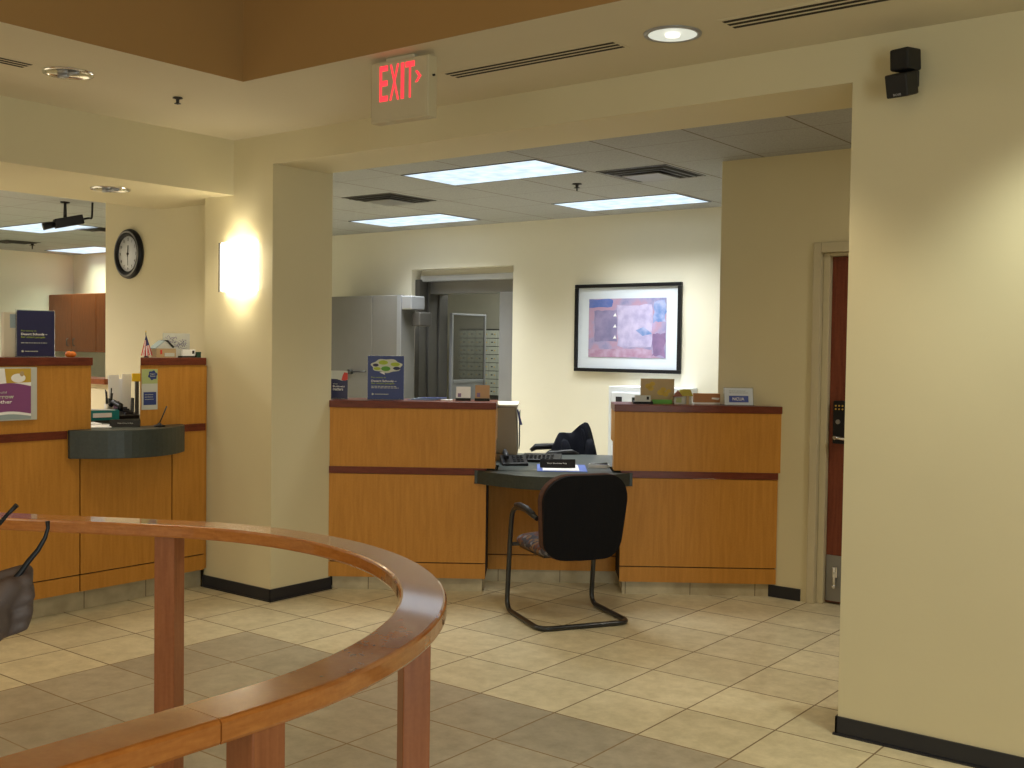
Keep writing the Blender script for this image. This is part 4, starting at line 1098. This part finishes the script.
# back: outline in x-z, curved
def back_shape(inset, y0, y1, yc):
    """rounded trapezoid outline, gently curved about z"""
    out = []
    hw_t, hw_b, z0, z1 = .254-inset, .236-inset, .375+inset, .850-inset
    def corner(cx, cz, r, a0, a1, n=7): return [(cx+r*math.cos(a0+(a1-a0)*i/n), cz+r*math.sin(a0+(a1-a0)*i/n)) for i in range(n+1)]
    rb, rtp = .115, .15
    out += corner(hw_b-rb, z0+rb+.0, rb, -PI/2, 0); out += corner(hw_t-rtp, z1-rtp, rtp, 0, PI/2)
    out += corner(-hw_t+rtp, z1-rtp, rtp, PI/2, PI); out += corner(-hw_b+rb, z0+rb, rb, PI, 1.5*PI)
    return out
def curved_slab(outline, y0, y1, lean, curv, name, mat, parent, bev=.012):
    b = MB(); b.xz(outline, y0, y1)
    # denser grid by cutting
    for k in range(-4, 5):
        bmesh.ops.bisect_plane(b.bm, geom=b.bm.verts[:]+b.bm.edges[:]+b.bm.faces[:], plane_co=(k*.048, 0, 0), plane_no=(1, 0, 0))
    for k in range(1, 6):
        bmesh.ops.bisect_plane(b.bm, geom=b.bm.verts[:]+b.bm.edges[:]+b.bm.faces[:], plane_co=(0, 0, .435+k*.075), plane_no=(0, 0, 1))
    for v in b.bm.verts:
        z = v.co.z
        v.co.y += curv*v.co.x**2 - lean*(z-.45) + .12*(z-.66)**2*4*.3
    return b.build(name, mat, parent, bevel=bev, seg=3, smooth=False)
curved_slab(back_shape(0, 0, 0, 0), -.262, -.235, .12, .9, 'back_shell', 'shell_black', CH, .01)
curved_slab(back_shape(-.003, 0, 0, 0), -.235, -.180, .12, .9, 'back_cushion', 'rust_fabric', CH, .022)
b = MB(); b.box(-.04, .04, -.232, -.222, .38, .56); b.box(-.04, .04, -.232, .0, .372, .384); b.build('back_bracket', 'black_metal', CH)

# ------------------------------------------------------------------ organic helper: union of capsules remeshed
def capsule_mesh(name, caps, mat, parent=None, voxel=.006, smooth_it=6, ells=()):
    b = MB()
    for (p0, p1, r0, r1) in caps:
        p0, p1 = Vector(p0), Vector(p1); d = p1-p0; ln = d.length
        M = Matrix.Translation(p0) @ d.to_track_quat('Z', 'Y').to_matrix().to_4x4()
        prof = [(0, -r0)] + [(r0*math.sin(a), -r0*math.cos(a)) for a in [PI/2*k/5 for k in range(1, 5)]] + [(r0, 0), (r1, ln)] + [(r1*math.cos(a), ln+r1*math.sin(a)) for a in [PI/2*k/5 for k in range(1, 5)]] + [(0, ln+r1)]
        b.lathe(prof, 20, M=M)
    for (c, r, rot) in ells:
        M = Matrix.Translation(c) @ rot @ Matrix.Diagonal((*r, 1))
        bmesh.ops.create_uvsphere(b.bm, u_segments=24, v_segments=14, radius=1, matrix=M)
    o = b.build(name, mat, parent)
    rm = o.modifiers.new('remesh', 'REMESH'); rm.mode = 'VOXEL'; rm.voxel_size = voxel; rm.use_smooth_shade = True
    sm = o.modifiers.new('smooth', 'SMOOTH'); sm.factor = .5; sm.iterations = smooth_it
    # bake to plain mesh
    dg = bpy.context.evaluated_depsgraph_get(); dg.update()
    me = bpy.data.meshes.new_from_object(o.evaluated_get(dg)); o.modifiers.clear(); old = o.data; o.data = me; bpy.data.meshes.remove(old)
    me.name = name
    return o
I4 = Matrix.Identity(4)

# ------------------------------------------------------------------ office chair and jacket
OCs, OCd = 1.43, 1.36
oc = thing('office_chair', 'black office chair behind the teller desk with a jacket over it', 'office chair', rc(OCs, OCd, 0), A36-math.radians(80))
b = rbox(.24, .24, .05, .05)
for v in b.bm.verts: v.co += Vector((0, 0, .47))
b.build('seat', 'jacket_cloth', oc)
b = rbox(.17, .04, .17, .05)
for v in b.bm.verts: v.co += Vector((.02, .22, .70))
b.build('backrest', 'jacket_cloth', oc)
MB().tube([(.04, .10, .43), (.04, .27, .45), (.04, .285, .60)], .018, n=8).build('back_post', 'black_metal', oc)
for s in (-1, 1):
    a = MB().tube(smooth_path([(s*.20, .0, .45), (s*.27, .0, .46), (s*.275, .0, .75)], .04), .014, n=8).build('armrest', 'black_metal', oc)
    MB().tube([(s*.275, -.16, .745), (s*.28, -.12, .772), (s*.275, .05, .78), (s*.27, .10, .765)], .022, n=12, radii=[.014, .025, .025, .015]).build('arm_pad', 'black_plastic', a)
MB().cyl((0, 0, .10), (0, 0, .43), .025).build('gas_column', 'black_metal', oc)
b = MB()
for k in range(5):
    a = 2*PI*k/5; b.tube([(0, 0, .10), (.14*math.cos(a), .14*math.sin(a), .095), (.28*math.cos(a), .28*math.sin(a), .065)], .018, n=8)
b.build('star_base', 'black_plastic', oc)
for k in range(5):
    a = 2*PI*k/5; x, y = .28*math.cos(a), .28*math.sin(a)
    MB().cyl((x-.02*math.sin(a), y+.02*math.cos(a), .028), (x+.02*math.sin(a), y-.02*math.cos(a), .028), .028).build('caster', 'black_plastic', oc)
jk = thing('draped_jacket', 'dark jacket draped over the office chair back behind the desk', 'jacket', rc(1.50, 1.36, .62), A36)
def jacket():
    prof = [(-.14, .12), (-.115, .17), (-.09, .235), (-.065, .285), (-.03, .290), (.03, .285), (.06, .315), (.09, .345), (.13, .368), (.155, .362), (.175, .325), (.195, .25), (.215, .17), (.24, .05)]
    def top(x):
        for (a, b_), (c, d_) in zip(prof, prof[1:]):
            if a <= x <= c: return b_+(d_-b_)*(x-a)/(c-a)
        return prof[0][1] if x < 0 else prof[-1][1]
    b = MB(); nx, nu = 44, 22; grid = []
    for i in range(nx+1):
        x = -.14+.38*i/nx; t = top(x); row = []
        for j in range(nu+1):
            a = PI*j/nu; h = math.sin(a)**.55; z = -.16+(t+.16)*h
            half = .035+.075*(1-h)**.8+.02*math.sin(x*38+2)*(1-h*.6)
            y = -math.cos(a)*half/ max(.35, abs(math.cos(a)))**.25 + .012*math.sin(x*60+j*.5)
            xx = x+.018*math.sin(j*.8+x*20)*(1-h)
            row.append(b.bm.verts.new((xx, y, z)))
        grid.append(row)
    for A, B in zip(grid, grid[1:]):
        for j in range(nu):
            f = b.bm.faces.new((A[j], A[j+1], B[j+1], B[j])); f.smooth = True
    for g_, fl_ in ((grid[0], 1), (grid[-1], 0)):
        b.bm.faces.new(g_ if fl_ else g_[::-1])
    o = b.build('jacket_cloth', 'jacket_cloth', jk, subsurf=1)
    MB().tube([(-.03, -.05, .25), (.0, -.085, .14), (.015, -.10, .0), (.02, -.09, -.14)], .04, n=14, radii=[.03, .042, .045, .04]).build('sleeve', 'jacket_cloth', jk, subsurf=1)
    MB().tube([(.10, -.03, .33), (.135, -.05, .25), (.13, -.075, .15)], .01, n=10, radii=[.012, .020, .014]).build('lapel', 'jacket_cloth', jk, subsurf=1)
jacket()

# ------------------------------------------------------------------ handrail
CX, CY, RO, RI = -2.785, 1.265, 1.268, 1.147
hr = thing('curved_handrail', 'glossy reddish wood handrail curving round on square posts in the foreground', 'handrail', (0, 0, 0))
RM = (RO+RI)/2; hwid = (RO-RI)/2
prof = [(-hwid, .862), (-hwid+.004, .856), (hwid-.004, .856), (hwid, .862), (hwid, .893), (hwid-.004, .898), (hwid-.009, .900), (-hwid+.009, .900), (-hwid+.004, .898), (-hwid, .893)]
def rp(a): return (CX+RM*math.cos(a), CY+RM*math.sin(a))
sx = CX+RM
MB().sweep([(sx-.06, -1.6), (sx-.022, 0), (sx-.001, CY-.104)], prof).build('straight_rail', 'rail_wood', hr)
A0, A1 = math.radians(-4.05), math.radians(118)
arc = [(sx, CY-.1025)] + [rp(a) for a in [math.radians(0)+ (A1)*i/56 for i in range(57)]]
MB().sweep(arc, prof).build('bent_rail', 'rail_wood', hr)
e = rp(A1); tdir = (-math.sin(A1), math.cos(A1))
far = [(e[0]+tdir[0]*t, e[1]+tdir[1]*t) for t in (.0008, .6, 1.2, 2.2)]
MB().sweep(far, prof).build('far_rail', 'rail_wood', hr)
def post(x, y, ang, wd=.070):
    M = Matrix.Translation((x, y, 0)) @ Matrix.Rotation(ang, 4, 'Z')
    MB().box(-wd/2, wd/2, -wd/2, wd/2, 0, .857, M=M).build('post', 'post_wood', hr, bevel=.003)
post(-1.558, 1.268, 0, .075)
post(-1.768, 1.912, math.radians(-34), .066)
a = math.radians(117.8); post(CX+RM*math.cos(a), CY+RM*math.sin(a)-.0, math.radians(27), .077)
post(sx, -.1, 0)

# ------------------------------------------------------------------ person at the left holding eyeglasses
pr = thing('person', 'person mostly outside the left edge, a dark hand holding up folded-open eyeglasses', 'person', (-1.16, -.10, 0))
def pl(x, y, z): return (x+1.16, y+.10, z)     # world -> person local
caps = []
# legs, pelvis, torso, neck, head (world coordinates via pl)
for s in (-1, 1):
    hx = -1.16+s*.095
    caps += [(pl(hx, -.10, .92), pl(hx, -.09, .50), .085, .058), (pl(hx, -.09, .50), pl(hx, -.12, .09), .057, .036), (pl(hx, -.12, .05), pl(hx+.01*s, .03, .035), .036, .030)]
caps += [(pl(-1.22, -.10, .95), pl(-1.10, -.10, .95), .10, .10), (pl(-1.16, -.10, .95), pl(-1.16, -.10, 1.28), .125, .14), (pl(-1.28, -.10, 1.36), pl(-1.04, -.10, 1.36), .085, .085),
         (pl(-1.16, -.10, 1.38), pl(-1.16, -.085, 1.50), .058, .052)]
# arms
SHR = (-.985, -.10, 1.37); ELR = (-.96, .06, 1.10); WR = (-1.085, .470, 1.225)
caps += [(pl(*SHR), pl(*ELR), .052, .042), (pl(*ELR), pl(*WR), .041, .026)]
SHL = (-1.335, -.10, 1.37); ELL = (-1.37, -.12, 1.09); WL = (-1.36, -.04, .86)
caps += [(pl(*SHL), pl(*ELL), .052, .042), (pl(*ELL), pl(*WL), .041, .027), (pl(*WL), pl(-1.35, -.01, .79), .030, .036)]
for k in range(4): caps.append((pl(-1.35, .015-.018*k, .775), pl(-1.34, .02-.018*k, .70+.006*k), .0095, .008))
caps.append((pl(-1.335, .01, .81), pl(-1.32, .045, .755), .011, .009))
# right fist around the temples of the glasses
FC = Vector((-1.117, .570, 1.266))
hd = (FC-Vector(WR)).normalized()                 # hand direction
caps += [(pl(*WR), pl(*(FC-hd*.030)), .027, .033)]
side = Vector((.79, .61, 0)).normalized()          # towards the image right
upv = Vector((0, 0, 1))
palm = FC - hd*.02
caps += [(pl(*(palm-upv*.006)), pl(*(palm+upv*.010)), .025, .026)]
fing = [(.024, .0085, .036), (.008, .0090, .041), (-.008, .0085, .037), (-.022, .0075, .028)]
for (zz, r, ln) in fing:
    k0 = palm + upv*zz + hd*.018 - side*.004; k1 = k0 + hd*.020 + side*.020; k2 = k1 + side*(ln*.35) - hd*.018; k3 = k2 - hd*.018 - side*.014
    caps += [(pl(*k0), pl(*k1), r*1.05, r), (pl(*k1), pl(*k2), r, r*.95), (pl(*k2), pl(*k3), r*.95, r*.85)]
th0 = palm - hd*.012 + upv*.012 + side*.016; th1 = th0 + upv*.012 + hd*.018 + side*.006; th2 = th1 + hd*.020 - upv*.008
caps += [(pl(*th0), pl(*th1), .014, .012), (pl(*th1), pl(*th2), .012, .010)]
HC = (-1.16, -.05, 1.615)
ells = [(pl(*HC), (.075, .092, .105), I4), (pl(-1.16, -.01, 1.555), (.052, .060, .058), I4), (pl(-1.16, .048, 1.598), (.012, .017, .020), I4),
        (pl(-1.236, -.055, 1.61), (.009, .018, .028), I4), (pl(-1.084, -.055, 1.61), (.009, .018, .028), I4)]
body = capsule_mesh('body', caps, 'skin_dark', pr, .003, 2, ells)
for s in (-1, 1):
    MB().ball(pl(-1.16+s*.030, .033, 1.618), .0115, 0, seg=14).build('eye', 'eye_white', pr); MB().ball(pl(-1.16+s*.030, .0435, 1.618), .004, 0, seg=10).build('iris', 'hair_black', pr)
MB().ball(pl(-1.16, .046, 1.562), .02, 0, (1.1, .35, .30), 12).build('mouth', 'lip', pr)
capsule_mesh('hair', [], 'hair_black', pr, .008, 2, [(pl(-1.16, -.072, 1.640), (.083, .092, .098), I4)])
shirt = [(pl(-1.16, -.10, .90), pl(-1.16, -.10, 1.28), .142, .152), (pl(-1.275, -.10, 1.355), pl(-1.045, -.10, 1.355), .098, .098),
         (pl(*SHR), pl(*ELR), .064, .055), (pl(*ELR), pl(-1.02, .26, 1.16), .054, .046), (pl(*SHL), pl(*ELL), .064, .055), (pl(*ELL), pl(-1.362, -.06, .92), .054, .042), (pl(-1.21, -.10, .93), pl(-1.11, -.10, .93), .125, .125)]
capsule_mesh('sweater', shirt, 'shirt_grey', pr, .009, 3)
tr = []
for s in (-1, 1):
    hx = -1.16+s*.095; tr += [(pl(hx, -.10, .90), pl(hx, -.09, .50), .098, .075), (pl(hx, -.09, .50), pl(hx, -.12, .10), .075, .062)]
capsule_mesh('trousers', tr, 'trousers_navy', pr, .009, 2)
for s in (-1, 1):
    hx = -1.16+s*.095
    capsule_mesh('shoe', [(pl(hx, -.15, .042), pl(hx+.01*s, .05, .036), .042, .036)], 'shoe_black', pr, .006, 2)
# eyeglasses held in the hand
gl = thing('eyeglasses', 'dark thin eyeglasses held up by the hand at the left edge', 'glasses', (-1.10, .58, 1.28))
def gp(p): return (p[0]+1.10, p[1]-.58, p[2]-1.28)
near = [(-1.1215, .5353, 1.2339), (-1.1098, .5584, 1.2656), (-1.0961, .5831, 1.2989), (-1.0918, .5894, 1.31), (-1.0868, .5976, 1.3221), (-1.0833, .6033, 1.3343), (-1.0821, .606, 1.3446), (-1.0827, .6058, 1.3519)]
farr = [(-1.2582, .5566, 1.2527), (-1.2361, .5881, 1.2912), (-1.2118, .6214, 1.3339), (-1.207, .6281, 1.3439), (-1.2002, .635, 1.354)]
MB().tube([gp(p) for p in near], .003, n=10, radii=[.003, .003, .003, .0029, .0026, .0022, .0020, .0024]).build('temple', 'black_plastic', gl)
MB().tube([gp(p) for p in farr], .003, n=10, radii=[.003, .003, .0024, .0021, .0028]).build('temple', 'black_plastic', gl)
n0, f0 = Vector(gp(near[0])), Vector(gp(farr[0])); ax = (f0-n0); wl = ax.length; ax.normalize()
dn = (Vector(gp(near[2]))-n0).normalized(); vert = ax.cross(dn).normalized()
for k in (0, 1):
    c = n0+ax*wl*(.26+.48*k)
    ring = [c + ax*(.030*math.cos(2*PI*i/28)) + vert*(.021*math.sin(2*PI*i/28)) for i in range(28)]
    rim = MB().tube(ring, .0022, n=8, closed=True).build('rim', 'black_plastic', gl)
    b = MB(); vs = [b.bm.verts.new(p) for p in ring]; vs2 = [b.bm.verts.new(p+dn*.0015) for p in ring]; b.bm.faces.new(vs); b.bm.faces.new(vs2[::-1])
    for i in range(28): b.bm.faces.new((vs[i], vs[(i+1)%28], vs2[(i+1)%28], vs2[i]))
    b.build('lens', 'lens_clear', gl)
MB().tube([n0+ax*wl*.46, n0+ax*wl*.5-dn*.004, n0+ax*wl*.54], .002, n=8).build('bridge', 'black_plastic', gl)
for p in (n0, f0): MB().tube([p-ax*.0, p + (n0+ax*wl*.5-p).normalized()*.012], .0028, n=8).build('hinge', 'black_plastic', gl)

# ------------------------------------------------------------------ world and view
w = bpy.data.worlds.new('world'); SC.world = w; w.use_nodes = True
bg = w.node_tree.nodes['Background']; bg.inputs[0].default_value = (.5, .5, .55, 1); bg.inputs[1].default_value = .02
SC.view_settings.view_transform = 'Standard'; SC.view_settings.look = 'None'; SC.view_settings.gamma = 1; SC.view_settings.use_curve_mapping = False
SC.view_settings.exposure = .24
SC.cycles.use_denoising = True
SC.cycles.max_bounces = 8
